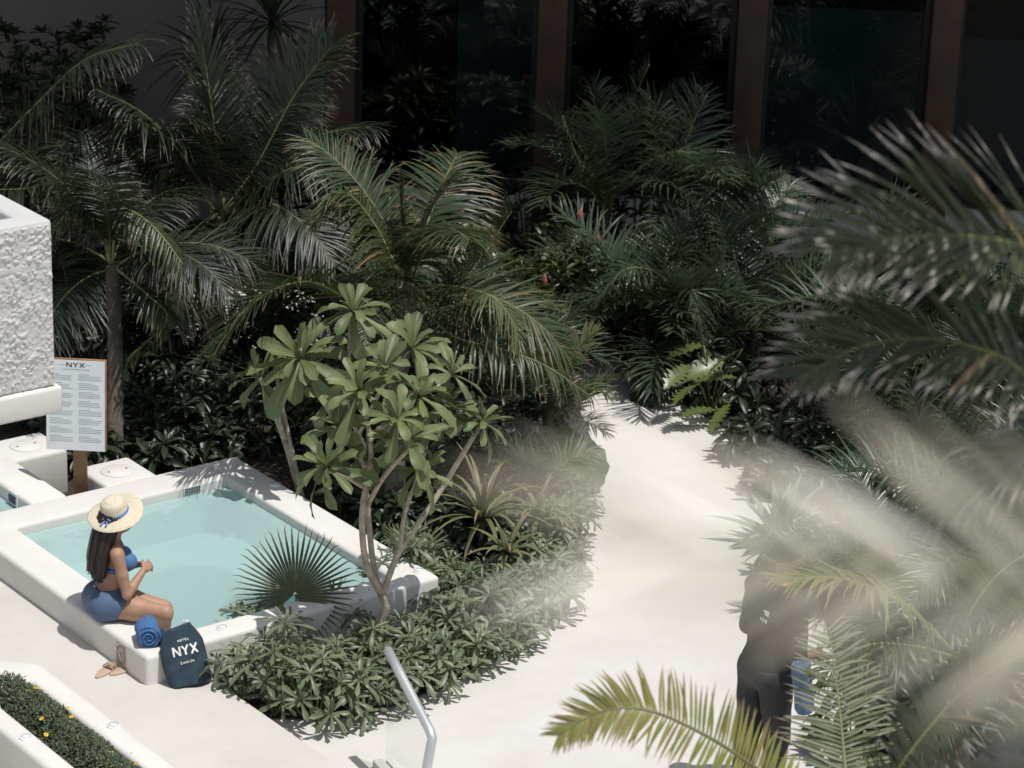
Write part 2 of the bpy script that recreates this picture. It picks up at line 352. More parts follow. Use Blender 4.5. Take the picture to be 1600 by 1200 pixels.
# ground with one opening for the two pools
PU0, PU1, PV0, PV1 = -17.29, -14.60, 8.40, 10.75      # plunge pool outside
IU0, IU1, IV0, IV1 = -16.97, -14.82, 8.70, 10.47      # its basin
B2U0, B2V0 = -19.3, 6.9
mb = MB(); g = 400
vs = [W(-g, -g, Z_PATH), W(g, -g, Z_PATH), W(g, g, Z_PATH), W(-g, g, Z_PATH),
      W(PU0 - 1.9, PV0 - 1.2, Z_PATH), W(PU1 - .1, PV0 - 1.2, Z_PATH), W(PU1 - .1, PV1 - .1, Z_PATH), W(PU0 - 1.9, PV1 - .1, Z_PATH)]
mb.add(vs, [(0, 1, 5, 4), (1, 2, 6, 5), (2, 3, 7, 6), (3, 0, 4, 7)])
tag(link('ground', mb.mesh('ground', [M['path']], False)), kind='structure')
# the strip of ground closing the opening round the basins
mb = MB()
def quad(u0, u1, v0, v1, z): mb.add([W(u0, v0, z), W(u1, v0, z), W(u1, v1, z), W(u0, v1, z)], [(0, 1, 2, 3)])
quad(-17.2, PU1 - .1, PV0 - 1.2, PV0 + .1, Z_PATH - .004)
quad(-19.19, -17.2, 9.1, PV1 - .1, Z_PATH - .004)
tag(link('ground', mb.mesh('ground_strip', [M['path']], False)), kind='structure')
# raised deck beside the pool
dk = prism([W(-17.27, 1.0), W(-17.27, 8.43), W(-14.63, 8.43), W(-14.63, 8.82), W(-9.0, 8.86), W(-9.0, 1.0)], Z_PATH - .05, Z_DECK)
me = dk.mesh('deck', [M['deck']]); bevel(me, 0.012, 2); shade_auto(me, 40)
tag(link('deck', me), kind='structure')
# planting beds
bedA = [W(-14.62, 8.83), W(-14.15, 8.835), G(500, 1128), G(600, 1112), G(700, 1070), G(770, 1030), G(830, 995), G(890, 950), G(905, 850), G(920, 760), G(925, 690), G(905, 640),
        G(860, 580), G(760, 560), G(640, 552), G(480, 552), G(360, 545), G(230, 540), G(100, 530), G(-200, 520), W(-24, 8.0), W(-19.2, 9.31), W(-17.3, 9.31), W(-17.3, 10.7), W(-14.62, 10.7)]
sheet('garden_bed', bedA, Z_PATH + .012, M['soil'])
bedB = [Vector((0.85, 24.6, 0)), Vector((1.0, 23.4, 0)), Vector((1.35, 22.85, 0)), Vector((1.75, 22.2, 0)), Vector((2.05, 21.4, 0)), Vector((2.2, 20.4, 0)), Vector((2.25, 19.2, 0)), Vector((2.3, 17.6, 0)), Vector((2.4, 15.0, 0)), Vector((2.5, 8.0, 0)), Vector((14, 8, 0)), Vector((14, 26.7, 0)), Vector((-14, 27.6, 0)), Vector((-14, 25.6, 0)), Vector((-3, 25.5, 0)), Vector((0, 25.1, 0))]
sheet('garden_bed', bedB, Z_PATH + .008, M['soil'])

# ------------------------------------------------------------------ plunge pool
pool = thing('plunge_pool', W(PU0, PV0, 0), 'square white plaster plunge pool with the woman seated on its edge', 'pool')
PO = pool.location.copy()
def ploc(mb):
    mb.v = [tuple(Vector(p) - PO) for p in mb.v]; return mb
def ring(ou0, ou1, ov0, ov1, iu0, iu1, iv0, iv1, z0, z1, rad=0.05):
    mb = MB(); o = [W(ou0, ov0), W(ou1, ov0), W(ou1, ov1), W(ou0, ov1)]; i = [W(iu0, iv0), W(iu1, iv0), W(iu1, iv1), W(iu0, iv1)]
    vs = []
    for z in (z0, z1):
        for q in (o, i): vs += [Vector((p.x, p.y, z)) for p in q]
    fs = []
    for k in range(4):
        k2 = (k + 1) % 4
        fs.append((k, k2, 8 + k2, 8 + k)); fs.append((4 + k2, 4 + k, 12 + k, 12 + k2)); fs.append((8 + k, 8 + k2, 12 + k2, 12 + k)); fs.append((k2, k, 4 + k, 4 + k2))
    mb.add(vs, fs)
    return mb
mb = ploc(ring(PU0, PU1, PV0, PV1, IU0, IU1, IV0, IV1, -0.6, Z_COP))
me = mb.mesh('pool_wall', [M['coping']]); bm = bmesh.new(); bm.from_mesh(me); bmesh.ops.recalc_face_normals(bm, faces=bm.faces[:]); bm.to_mesh(me); bm.free()
bevel(me, 0.032, 4); shade_auto(me, 30)
link('coping', me, pool)
mb = ploc(uvbox(IU0 - .02, IU1 + .02, IV0 - .02, IV1 + .02, -0.75, -0.45)); link('basin_floor', mb.mesh('basin_floor', [M['basin']], False), pool)
# underwater bench round the back and right sides
bench = prism([W(IU0 - .01, IV0 - .01), W(IU0 - .01, IV1 + .01), W(IU1 + .01, IV1 + .01), W(IU1 + .01, IV1 - .42), W(IU0 + .62, IV1 - .42), W(IU0 + .42, IV1 - .62), W(IU0 + .42, IV0 - .01)], -0.46, 0.05)
me = ploc(bench).mesh('bench', [M['basin']]); bevel(me, 0.04, 3); shade_auto(me, 35); link('bench', me, pool)
lin = []
mb = MB()   # lining of the basin below the waterline
for (a, b) in (((IU0, IV0), (IU1, IV0)), ((IU1, IV0), (IU1, IV1)), ((IU1, IV1), (IU0, IV1)), ((IU0, IV1), (IU0, IV0))):
    c = W((a[0] + b[0]) / 2, (a[1] + b[1]) / 2); d = (W(*b) - W(*a)).normalized(); nrm = Vector((0, 0, 1)).cross(d)
    L = (W(*b) - W(*a)).length
    mb.box(c + nrm * 0.003 + Vector((0, 0, -0.06)), (L - .004, 0.006, 0.78), 0, (d, nrm, Vector((0, 0, 1))))
link('basin_lining', ploc(mb).mesh('basin_lining', [M['basin']], False), pool)
def disc_mesh(name, r, h, mat, seg=20):
    mb = MB(); mb.lathe([(0.001, h), (r * .86, h), (r, h * .6), (r, 0)], seg); me = mb.mesh(name, [mat]); return me
light_me = disc_mesh('coping_light', 0.042, 0.012, M['white_metal'])
ring_me = MB(); ring_me.lathe([(0.026, .013), (0.026, 0.016), (0.030, 0.016), (0.030, .013)], 20); ring_me = ring_me.mesh('light_ring', [M['greyink']])
for q in ((430, 758), (348, 982), (655, 893)):
    o = link('coping_light', light_me, pool); o.location = G(q[0], q[1], Z_COP) - PO
    r_ = link('lens_ring', ring_me, o)
# jets on the basin walls
jet_me = MB(); jet_me.lathe([(0.001, .006), (0.014, .006), (0.016, .018), (0.034, .016), (0.040, .0)], 18); jet_me = jet_me.mesh('jet_nozzle', [M['white_metal']])
def wallmount(name, me, u, v, z, nrm, parent=pool):
    o = link(name, me, parent); o.matrix_local = Matrix.Translation(W(u, v, z) - PO) @ nrm.to_track_quat('Z', 'Y').to_matrix().to_4x4(); return o
for v in (9.2, 9.95): wallmount('jet_nozzle', jet_me, IU0 + .007, v, 0.25, EU)
for u in (-16.55, -16.1, -15.3): wallmount('jet_nozzle', jet_me, u, IV1 - .007, 0.22, -EV)
wallmount('drain_cover', disc_mesh('drain_cover', .07, .01, M['white_metal']), -15.9, 9.5, -0.448, Vector((0, 0, 1)))
# skimmer grille in the back inner wall, just above the water
o = link('skimmer_grille', bevel(ploc(MB()) .mesh('x', []), .001) if False else None, pool) if False else None
gv = 10.17; mb = MB(); mb.box((0, 0, .004), (.15, .055, .008)); gr = wallmount('skimmer_grille', bevel(mb.mesh('skimmer_grille', [M['white_metal']]), .003, 2), IU0 + .001, gv, 0.385, EU)
gr.matrix_local = Matrix.Translation(W(IU0 + .002, gv, 0.408) - PO) @ Matrix((EV, Vector((0, 0, 1)), EU)).transposed().to_4x4()
sl = MB(); sl.box((0, 0, .010), (.007, .020, .005)); sl = sl.mesh('grille_slot', [M['ink']], False)
for j in (-.0125, .0125):
    for k in range(9):
        s_ = link('slot', sl, gr); s_.location = (-.06 + .015 * k, j, 0)
        s_.rotation_euler = (0, 0, .35)
# water: a closed body of water
mb = uvbox(IU0 + .004, IU1 - .004, IV0 + .004, IV1 - .004, -0.449, Z_WATER)
tag(link('water', mb.mesh('water', [M['water']], False)), kind='structure')
# no-diving plate on the outer wall
pl = MB(); pl.box((0, 0, .002), (.12, .155, .004)); dp = link('no_diving_plate', bevel(pl.mesh('no_diving_plate', [glass_mat('clear_acrylic', (.96, .96, .96), .03)]), .002, 1), pool)
dp.matrix_local = Matrix.Translation(W(-14.93, PV0 - .002, 0.335) - PO) @ Matrix((EU, Vector((0, 0, 1)), -EV)).transposed().to_4x4()
mb = MB(); n_ = 28
for k in range(n_):
    a0, a1 = 2 * PI * k / n_, 2 * PI * (k + 1) / n_
    mb.add([(math.cos(a0) * .048, math.sin(a0) * .06, .006), (math.cos(a1) * .048, math.sin(a1) * .06, .006), (math.cos(a1) * .055, math.sin(a1) * .067, .006), (math.cos(a0) * .055, math.sin(a0) * .067, .006)], [(0, 3, 2, 1)])
mb.add([(-.035, .043, .0065), (-.030, .047, .0065), (.035, -.043, .0065), (.030, -.047, .0065)], [(0, 3, 2, 1)])
mb.m = [0] * len(mb.f)
mb.add([(-.004, .03, .006), (.006, .03, .006), (.004, -.03, .006), (-.006, -.03, .006)], [(0, 3, 2, 1)], 1)
mb.add([(-.025, .012, .006), (-.022, .002, .006), (.025, .006, .006), (.022, .016, .006)], [(0, 1, 2, 3)], 1)
link('no_diving_mark', mb.mesh('no_diving_mark', [M['red'], M['greyink']], False), dp)

# skimmer boxes behind the pools
def skimmer(u0, u1, v0, v1, label, lid=True):
    t = thing('skimmer_box', W((u0 + u1) / 2, (v0 + v1) / 2, Z_PATH), label, 'skimmer box')
    mb = uvbox(u0, u1, v0, v1, Z_PATH - .02, Z_COP - .004); mb.v = [tuple(Vector(p) - t.location) for p in mb.v]
    me = mb.mesh('skimmer_box', [M['coping']]); bevel(me, .03, 3); shade_auto(me, 30); link('block', me, t)
    mb = MB(); mb.lathe([(0.001, .008), (.125, .008), (.13, .004), (.13, 0)], 32); l_ = link('lid', mb.mesh('lid', [M['coping']]), t); l_.location = (0, 0, Z_COP - Z_PATH - .003)
    hm = MB(); hm.lathe([(0.001, .0095), (.010, .0095), (.010, .005)], 10); hm = hm.mesh('finger_hole', [M['ink']])
    for s in (-1, 1):
        h = link('finger_hole', hm, l_); h.location = EV * (.075 * s)
    return t
skimmer(-17.73, -17.27, 9.62, 10.06, 'white skimmer block with round lid behind the plunge pool, between sign post and palms')
skimmer(-18.55, -18.10, 9.27, 9.75, 'white skimmer block with round lid beside the neighbouring pool, left of the sign post')

# neighbouring pool
pool2 = thing('plunge_pool', W(-18.3, 8, 0), 'second plunge pool at the left edge, only its water corner and white edge showing', 'pool')
PO2 = pool2.location.copy()
mb = MB()
for (u0, u1, v0, v1) in ((-19.4, PU0 + .001, 8.995, 9.30), (-19.4, -19.1, 6.4, 8.995), (-19.1, PU0 + .001, 6.4, 6.7)):
    b_ = uvbox(u0, u1, v0, v1, -.6, Z_COP - .002); mb.add(b_.v, b_.f)
b_ = uvbox(PU0, PU0 + .31, 6.4, PV0 + .05, -.6, Z_COP - .003); mb.add(b_.v, b_.f)
mb.v = [tuple(Vector(p) - PO2) for p in mb.v]; me = mb.mesh('coping', [M['coping']]); bevel(me, .03, 3); shade_auto(me, 30); link('coping', me, pool2)
mb = uvbox(-19.12, PU0 + .01, 6.68, 9.01, -.75, -.45); mb.v = [tuple(Vector(p) - PO2) for p in mb.v]; link('basin_floor', mb.mesh('basin_floor', [M['basin']], False), pool2)
mb = uvbox(-19.094, PU0 - .008, 6.706, 8.988, -.449, Z_WATER - .03); tag(link('water', mb.mesh('water', [M['water']], False)), kind='structure')
mb = MB(); mb.box(W(-17.55, 8.985, .40) - PO2, (.14, .010, .10), 0, UVR); link('skimmer_grille', mb.mesh('skimmer_grille', [M['white_metal']], False), pool2)
mb = MB(); mb.box(W(-17.55, 8.978, .395) - PO2, (.10, .008, .06), 0, UVR); link('skimmer_mouth', mb.mesh('skimmer_mouth', [M['ink']], False), pool2)

# ------------------------------------------------------------------ planter at the lower left
plt = thing('planter', W(-13.9, 7.4, Z_DECK), 'raised white planter full of flowering ground cover at the lower left corner', 'planter')
PL = plt.location.copy()
po = [W(-14.72, 7.70), W(-14.92, 7.52), W(-15.1, 6.7), W(-14.05, 7.06), W(-8, 7.06), W(-8, 7.71)]
pi_ = [W(-14.52, 7.53), W(-14.60, 7.44), W(-14.62, 7.32), W(-14.32, 7.21), W(-8.2, 7.19), W(-8.2, 7.555)]
vs = []; 
for z in (Z_DECK - .05, .55):
    for q in (po, pi_): vs += [Vector((p.x, p.y, z)) - PL for p in q]
k_ = len(po); fs = []
for k in range(k_):
    k2 = (k + 1) % k_
    fs += [(k, k2, 2 * k_ + k2, 2 * k_ + k), (k_ + k2, k_ + k, 3 * k_ + k, 3 * k_ + k2), (2 * k_ + k, 2 * k_ + k2, 3 * k_ + k2, 3 * k_ + k)]
mb = MB(); mb.add(vs, fs); me = mb.mesh('planter_wall', [M['coping']])
bm = bmesh.new(); bm.from_mesh(me); bmesh.ops.recalc_face_normals(bm, faces=bm.faces[:])
bm.to_mesh(me); bm.free(); bevel(me, .035, 3); shade_auto(me, 30); link('planter_wall', me, plt)
mb = MB(); mb.add([Vector((p.x, p.y, .46)) - PL for p in pi_], [tuple(range(k_ - 1, -1, -1))]); link('soil_top', mb.mesh('soil_top', [M['soil']], False), plt)
for q in ((41, 1153), (178, 1135)):
    o = link('planter_light', light_me, plt); o.location = G(q[0], q[1], .55) - PL; link('lens_ring', ring_me, o)
gc = thing('groundcover', W(-13.6, 7.37, .46), 'low grey green ground cover dotted with yellow daisies filling the white planter', 'plant')
GC = gc.location.copy(); mb = MB(); rr = random.Random(5)
def tiny_leaf(mb, p, d, up, L, wd):
    s = d.cross(up).normalized() * wd; m = p + d * L * .5 + up * L * .08
    mb.add([p, m - s, p + d * L, m + s], [(0, 1, 2, 3)], 0, [0, .5, 1, .5], [0, 1, 0, 1])
cnt = 0
while cnt < 15000:
    u = rr.uniform(-14.66, -12.4); v = rr.uniform(7.10, 7.62)
    bump_ = 0.5 + 0.5 * mnoise.noise(Vector((u * 3.1, v * 3.1, 0)))
    e0 = 7.20 + .07 * mnoise.noise(Vector((u * 4, 0, 3))) ; e1 = 7.535 + .055 * mnoise.noise(Vector((u * 4, 9, 1)))
    if v < e0 or v > e1 or u < -14.60 + .05 * mnoise.noise(Vector((v * 6, 0, 0))): continue
    edge = min(v - e0, e1 - v, .12) / .12
    z = .50 + edge * .07 + bump_ * .06 * (edge * .8 + .2) - rr.random() ** 2 * .05
    a = rr.uniform(0, 2 * PI); el = rr.uniform(-.3, 1.1)
    d = Vector((math.cos(a) * math.cos(el), math.sin(a) * math.cos(el), math.sin(el)))
    tiny_leaf(mb, W(u, v, z) - GC, d, Vector((rr.uniform(-.5, .5), rr.uniform(-.5, .5), 1)).normalized(), rr.uniform(.018, .036), rr.uniform(.004, .008)); cnt += 1
tag(link('foliage', mb.mesh('groundcover_foliage', [M['cover']], False, True), gc), kind='stuff')
fm = MB()
for k in range(11):
    a = 2 * PI * k / 11; d = Vector((math.cos(a), math.sin(a), .12)); s = Vector((-math.sin(a), math.cos(a), 0)) * .0055
    fm.add([d * .006 - s * .5, d * .014 - s, d * .024, d * .014 + s, d * .006 + s * .5], [(0, 1, 2, 3, 4)])
fm.lathe([(.001, .006), (.006, .005), (.008, 0)], 8, 1); fm = fm.mesh('daisy', [M['petal'], M['petal_core']])
for q in ((10, 1053), (40, 1057), (44, 1079), (65, 1123), (72, 1148), (112, 1120), (106, 1106), (174, 1175), (176, 1197), (213, 1193), (205, 1177), (56, 1075), (122, 1150)):
    o = link('daisy', fm, gc); o.location = G(q[0], q[1], .60) - GC; o.rotation_euler = (rr.uniform(-.5, .5), rr.uniform(-.5, .5), rr.uniform(0, 6)); o.scale = (.72, .72, .72)

# ------------------------------------------------------------------ balcony parapet hanging in at the left
bal = thing('balcony', W(-14.6, 6.0, Z_DECK), 'white rough stucco balcony parapet corner jutting in at the left edge', 'balcony')
BL = bal.location.copy()
def bpart(name, mb, mat, bv=.0):
    mb.v = [tuple(Vector(p) - BL) for p in mb.v]; me = mb.mesh(name, [mat])
    if bv: bevel(me, bv, 3)
    shade_auto(me, 30); return link(name, me, bal)
BU, BV = -13.43, 7.165; ZT, ZB = 3.925, 2.79
mb = ring(BU - 3.2, BU, 3.5, BV, BU - 3.05, BU - .16, 3.65, BV - .16, ZB + .16, ZT)
o_ = bpart('parapet', mb, M['stucco'], .02)
bpart('floor_slab', uvbox(BU - 3.23, BU + .03, 3.4, BV + .03, ZB, ZB + .16), M['coping'], .02)
bpart('support_column', uvbox(BU - 1.5, BU - 1.1, 5.7, 6.1, Z_PATH, ZB), M['coping'], .02)
# rough cast render: a displaced skin on the face that looks over the pool
mb = MB(); nv, nz = 110, 130; vs = []; ts = []
v0, v1, z0, z1 = 6.35, BV - .006, ZB + .165, ZT - .018
for i in range(nv + 1):
    for j in range(nz + 1):
        v = v0 + (v1 - v0) * i / nv; z = z0 + (z1 - z0) * j / nz
        q = Vector((v * 34, z * 34, 1.7)); h = abs(mnoise.noise(q)) * .6 + abs(mnoise.noise(q * 2.3)) * .35 + .25 * mnoise.noise(q * .35)
        h = max(0, h - .12) * .034
        if .735 < (z - z0) / (z1 - z0) < .775: h = .004 + h * .2            # smooth groove line
        if i in (0, nv) or j in (0, nz): h = -.004
        vs.append(W(BU + .003 + h, v, z))
fs = [(i * (nz + 1) + j, (i + 1) * (nz + 1) + j, (i + 1) * (nz + 1) + j + 1, i * (nz + 1) + j + 1) for i in range(nv) for j in range(nz)]
mb.add(vs, fs); bpart('roughcast_render', mb, M['stucco'])

# ------------------------------------------------------------------ hotel facade at the back
hb = thing('hotel_building', Vector((0, 27.2, Z_PATH)), 'dark glazed hotel facade with brown columns along the top of the picture', 'building')
HB = hb.location.copy(); ROT = R(-1.2)
HX = Vector((math.cos(ROT), math.sin(ROT), 0)); HY = Vector((-math.sin(ROT), math.cos(ROT), 0)); HZ = Vector((0, 0, 1))
def hbox(name, x0, x1, y0, y1, z0, z1, mat, parent=None, bv=0.0):
    mb = MB(); c = HX * ((x0 + x1) / 2) + HY * ((y0 + y1) / 2) + HZ * ((z0 + z1) / 2)
    mb.box(c, (x1 - x0, y1 - y0, z1 - z0), 0, (HX, HY, HZ)); me = mb.mesh(name, [mat])
    if bv: bevel(me, bv, 2)
    shade_auto(me, 30); return link(name, me, parent or hb)
ZF = -Z_PATH
hbox('base_wall', -1.6, 12, -.25, -.05, -.1, .60, M['basewall'], bv=.01)
hbox('base_ledge', -1.62, 12, -.30, -.02, .60, .625, M['darkframe'])
xs = [-1.90, 0.14, 2.06, 3.92, 5.9, 7.9, 9.9]
for i, x in enumerate(xs):
    hbox('column', x, x + .28, -.32, -.04, .0 if i else -.1, 4.2, M['wood'], bv=.008)
for i in range(len(xs) - 1):
    x0, x1 = xs[i] + .285, xs[i + 1] - .005
    w = hbox('window', x0, x1, -.12, -.06, .63, .70, M['darkframe'])
    for (a, b) in ((x0, x0 + .05), (x1 - .05, x1)): hbox('frame_side', a, b, -.12, -.06, .70, 4.1, M['darkframe'], w)
    hbox('frame_head', x0 + .05, x1 - .05, -.12, -.06, 4.03, 4.1, M['darkframe'], w)
    hbox('pane', x0 + .05, x1 - .05, -.095, -.085, .70, 4.03, M['winglass'], w)
hbox('side_wall', -12, -1.92, -.28, 0.1, -.1, 4.2, M['greywall'])
M['panel_reflection'] = plain('blue_grey_reflection', (0.34, 0.47, 0.52), 0.8, var=0.15, scale=1.5)  # blue-grey panels added behind the glass to stand in for its reflection
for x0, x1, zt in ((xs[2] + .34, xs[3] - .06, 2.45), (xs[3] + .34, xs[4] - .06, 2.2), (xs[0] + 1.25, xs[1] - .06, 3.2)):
    hbox('reflection_panel', x0, x1, .10, .12, .72, zt, M['panel_reflection'])
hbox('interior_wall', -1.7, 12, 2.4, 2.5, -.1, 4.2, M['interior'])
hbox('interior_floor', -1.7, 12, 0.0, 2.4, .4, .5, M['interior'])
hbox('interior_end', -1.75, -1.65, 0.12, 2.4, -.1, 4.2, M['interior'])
hbox('roof_overhang', -13, 13, -2.4, 3, 4.2, 4.5, M['greywall'], bv=.01)
hbox('left_shade_slab', -13, -2.0, -4.1, -2.41, 4.19, 4.5, M['greywall'])  # unseen slab added above the view to shade the left palms
hbox('upper_storey', -13, 13, 0, 3, 4.5, 7.5, M['greywall'])

# cream slatted screen glimpsed at the back left
sc_ = thing('slatted_screen', P(150, 262, 26.3), 'cream slatted screen catching sun behind the palms at the back left', 'screen')
for k in range(12):
    mb = MB(); mb.box((-.42 + .075 * k, .004 * (k % 2), .0), (.068, .02, .78)); link('slat', mb.mesh('slat', [M['cream']], False), sc_)
mb = MB(); mb.box((0, 0, .41), (1.0, .06, .04), 0, (Vector((math.cos(-.0), 0, .0)), Vector((0, 1, 0)), Vector((0, 0, 1)))); link('top_rail', mb.mesh('top_rail', [M['greyink']], False), sc_)
mb = MB(); mb.box((-.48, -.01, .36), (.09, .05, .06)); link('corner_cap', bevel(mb.mesh('corner_cap', [M['orange']]), .01, 2), sc_)
for s in (-.47, .47):
    mb = MB(); mb.box((s, .03, -.4), (.05, .05, 1.2)); link('post', mb.mesh('post', [M['wood']], False), sc_)

# ------------------------------------------------------------------ handrail with glass at the bottom
hr = thing('glass_balustrade', G(606, 1190, .1), 'clear glass balustrade with a bent pale metal handrail at the bottom centre', 'railing')
HR = hr.location.copy()
p1 = G(606, 1016, .90); p2 = p1 + EU * .60 + EV * .02 + Vector((0, 0, -.20)); 
p2 = P(676, 1150, p1.y - .62); p3 = P(664, 1215, p2.y - .05)
def rl(p): return p - HR
dirn = (p2 - p1); dxy = Vector((dirn.x, dirn.y, 0))
mb = MB()
corner = [p1 + dirn * t for t in (0, .3, .6, .9)] + [p2 * .94 + p1 * .06, p2 + (p3 - p2) * .05, p2 + (p3 - p2) * .2, p3, p3 + (p3 - p2) * 4]
mb.tube([rl(p) for p in corner], .030, 16); link('handrail', mb.mesh('handrail', [M['steel']]), hr)
mb = MB(); gl_b = Vector((p1.x, p1.y, .12)); q = [p1 + Vector((0, 0, -.02)), p2 + Vector((0, 0, -.02)), Vector((p2.x, p2.y, -.02)), gl_b]
nrm = dxy.cross(Vector((0, 0, 1))).normalized() * .006
vs = [rl(p - nrm) for p in q] + [rl(p + nrm) for p in q]
mb.add(vs, [(0, 1, 2, 3), (7, 6, 5, 4), (0, 4, 5, 1), (1, 5, 6, 2), (2, 6, 7, 3), (3, 7, 4, 0)]); link('glass_panel', mb.mesh('glass_panel', [M['railglass']], False), hr)
mb = MB(); dn_ = dxy.normalized(); sn_ = nrm.normalized(); c = Vector((p1.x, p1.y, 0)) + dn_ * .5
for s in (-1, 1): mb.box(rl(c + sn_ * (.045 * s) + Vector((0, 0, .03 if s > 0 else .015))), (1.06, .07, .22), 0, (dn_, sn_, Vector((0, 0, 1))))
me = mb.mesh('kerb', [M['coping']]); bevel(me, .01, 2); shade_auto(me, 30); link('kerb', me, hr)

# ------------------------------------------------------------------ information board
sgb = Vector((-3.20, 19.62, Z_PATH))
sg = thing('information_sign', sgb, 'white two-column notice board on a brown wooden post behind the pool', 'sign')
bx = Vector((1, -.055, 0)).normalized(); bz = Vector((0, .10, 1)).normalized(); by = bz.cross(bx).normalized()
BM = Matrix((bx, by, bz)).transposed().to_4x4()
mb = MB(); mb.box((0.0, .05, .40), (.10, .045, 1.0)); link('post', bevel(mb.mesh('post', [M['postwood']]), .006, 2), sg)
bd = MB(); bd.box((0, 0, 0), (.45, .028, .70)); bo = link('board', bevel(bd.mesh('board', [M['postwood']]), .004, 2), sg)
bo.matrix_local = Matrix.Translation(Vector((-.01, 0, .985))) @ BM
mb = MB(); mb.box((-.004, -.016, -.004), (.436, .006, .686)); link('notice_sheet', mb.mesh('notice_sheet', [M['paper']], False), bo)
mb = MB(); rl_ = random.Random(3)
for cx0 in (-.195, .02):
    z = .235; k = 0
    while z > -.30:
        Lw = .175 * (rl_.uniform(.82, 1) if k % 4 else rl_.uniform(.35, .6))
        mb.box((cx0 + Lw / 2, -.0195, z), (Lw, .001, .0052)); z -= .0135 if k % 4 != 3 else .027; k += 1
mb.box((0, -.0195, .272), (.20, .001, .006)); mb.box((-.10, -.0195, .305), (.05, .001, .005)); mb.box((.09, -.0195, .305), (.05, .001, .005))
link('text_lines', mb.mesh('text_lines', [M['greyink']], False), bo)
def strokes(mb, ch, x, z, w, h, th, y, dz=.0):
    """letter strokes as flat bars in the xz plane"""
    S = {'N': [((0, 0), (0, 1)), ((0, 1), (1, 0)), ((1, 0), (1, 1))], 'Y': [((0, 1), (.5, .48)), ((1, 1), (.5, .48)), ((.5, .48), (.5, 0))], 'X': [((0, 1), (1, 0)), ((1, 1), (0, 0))],
         'H': [((0, 0), (0, 1)), ((1, 0), (1, 1)), ((0, .5), (1, .5))], 'O': [((0, 0), (0, 1)), ((0, 1), (1, 1)), ((1, 1), (1, 0)), ((1, 0), (0, 0))], 'T': [((0, 1), (1, 1)), ((.5, 1), (.5, 0))],
         'E': [((0, 0), (0, 1)), ((0, 1), (1, 1)), ((0, .5), (.8, .5)), ((0, 0), (1, 0))], 'L': [((0, 1), (0, 0)), ((0, 0), (1, 0))], 'C': [((1, 1), (0, 1)), ((0, 1), (0, 0)), ((0, 0), (1, 0))],
         'A': [((0, 0), (.5, 1)), ((.5, 1), (1, 0)), ((.2, .4), (.8, .4))], 'U': [((0, 1), (0, 0)), ((0, 0), (1, 0)), ((1, 0), (1, 1))], 'M': [((0, 0), (0, 1)), ((0, 1), (.5, .3)), ((.5, .3), (1, 1)), ((1, 1), (1, 0))]}[ch]
    for i, (a, b) in enumerate(S):
        pa = Vector((x + a[0] * w, y - i * .0003, z + a[1] * h)); pb = Vector((x + b[0] * w, y - i * .0003, z + b[1] * h))
        d = (pb - pa).normalized(); s = Vector((-d.z, 0, d.x)) * (th / 2)
        mb.add([pa - s, pb - s, pb + s, pa + s], [(0, 1, 2, 3)])
mb = MB()
for i, c in enumerate('NYX'): strokes(mb, c, -.068 + .048 * i, .288, .034, .034, .0085, -.0197)
link('heading', mb.mesh('heading', [M['ink']], False), bo)

# ------------------------------------------------------------------ plant builders
UP = Vector((0, 0, 1))
def leaflet(mb, p, d, up, L, wd, droop, seg=4, fold=.35, mi=0, rr=random, curl=0.0):
    """narrow leaflet folded along its midrib, bending down towards the tip"""
    pts = []; pos = Vector(p); dr = d.normalized(); st = L / seg; vs = []; ts = []; fs = []
    for i in range(seg + 1):
        s = i / seg
        side = dr.cross(up)
        side = side.normalized() if side.length > 1e-4 else Vector((1, 0, 0))
        nrm = side.cross(dr).normalized()
        prof = (0.55 + 1.6 * s) if s < .28 else (1.0 - ((s - .28) / .72) ** 1.7)
        hw = wd * .5 * max(prof, 0.0)
        if i == seg:
            vs.append(pos.copy()); ts.append(1.0)
        else:
            vs += [pos - side * hw + nrm * hw * fold, pos.copy(), pos + side * hw + nrm * hw * fold]; ts += [s] * 3
        dr = (dr + Vector((0, 0, -1)) * (droop * st / L) * (1 + s) + side * curl * st / L).normalized(); pos = pos + dr * st
    for i in range(seg - 1):
        a = i * 3; fs += [(a, a + 1, a + 4, a + 3), (a + 1, a + 2, a + 5, a + 4)]
    a = (seg - 1) * 3; fs += [(a, a + 1, a + 3), (a + 1, a + 2, a + 3)]
    mb.add(vs, fs, mi, ts)
def catmull(pts, n):
    pts = [Vector(p) for p in pts]; out = []
    ext = [2 * pts[0] - pts[1]] + pts + [2 * pts[-1] - pts[-2]]; m = len(pts) - 1
    for i in range(n + 1):
        t = i / n * m; k = min(int(t), m - 1); f = t - k; p0, p1, p2, p3 = ext[k:k + 4]
        out.append(.5 * ((2 * p1) + (p2 - p0) * f + (2 * p0 - 5 * p1 + 4 * p2 - p3) * f * f + (3 * p1 - p0 - 3 * p2 + p3) * f ** 3))
    return out
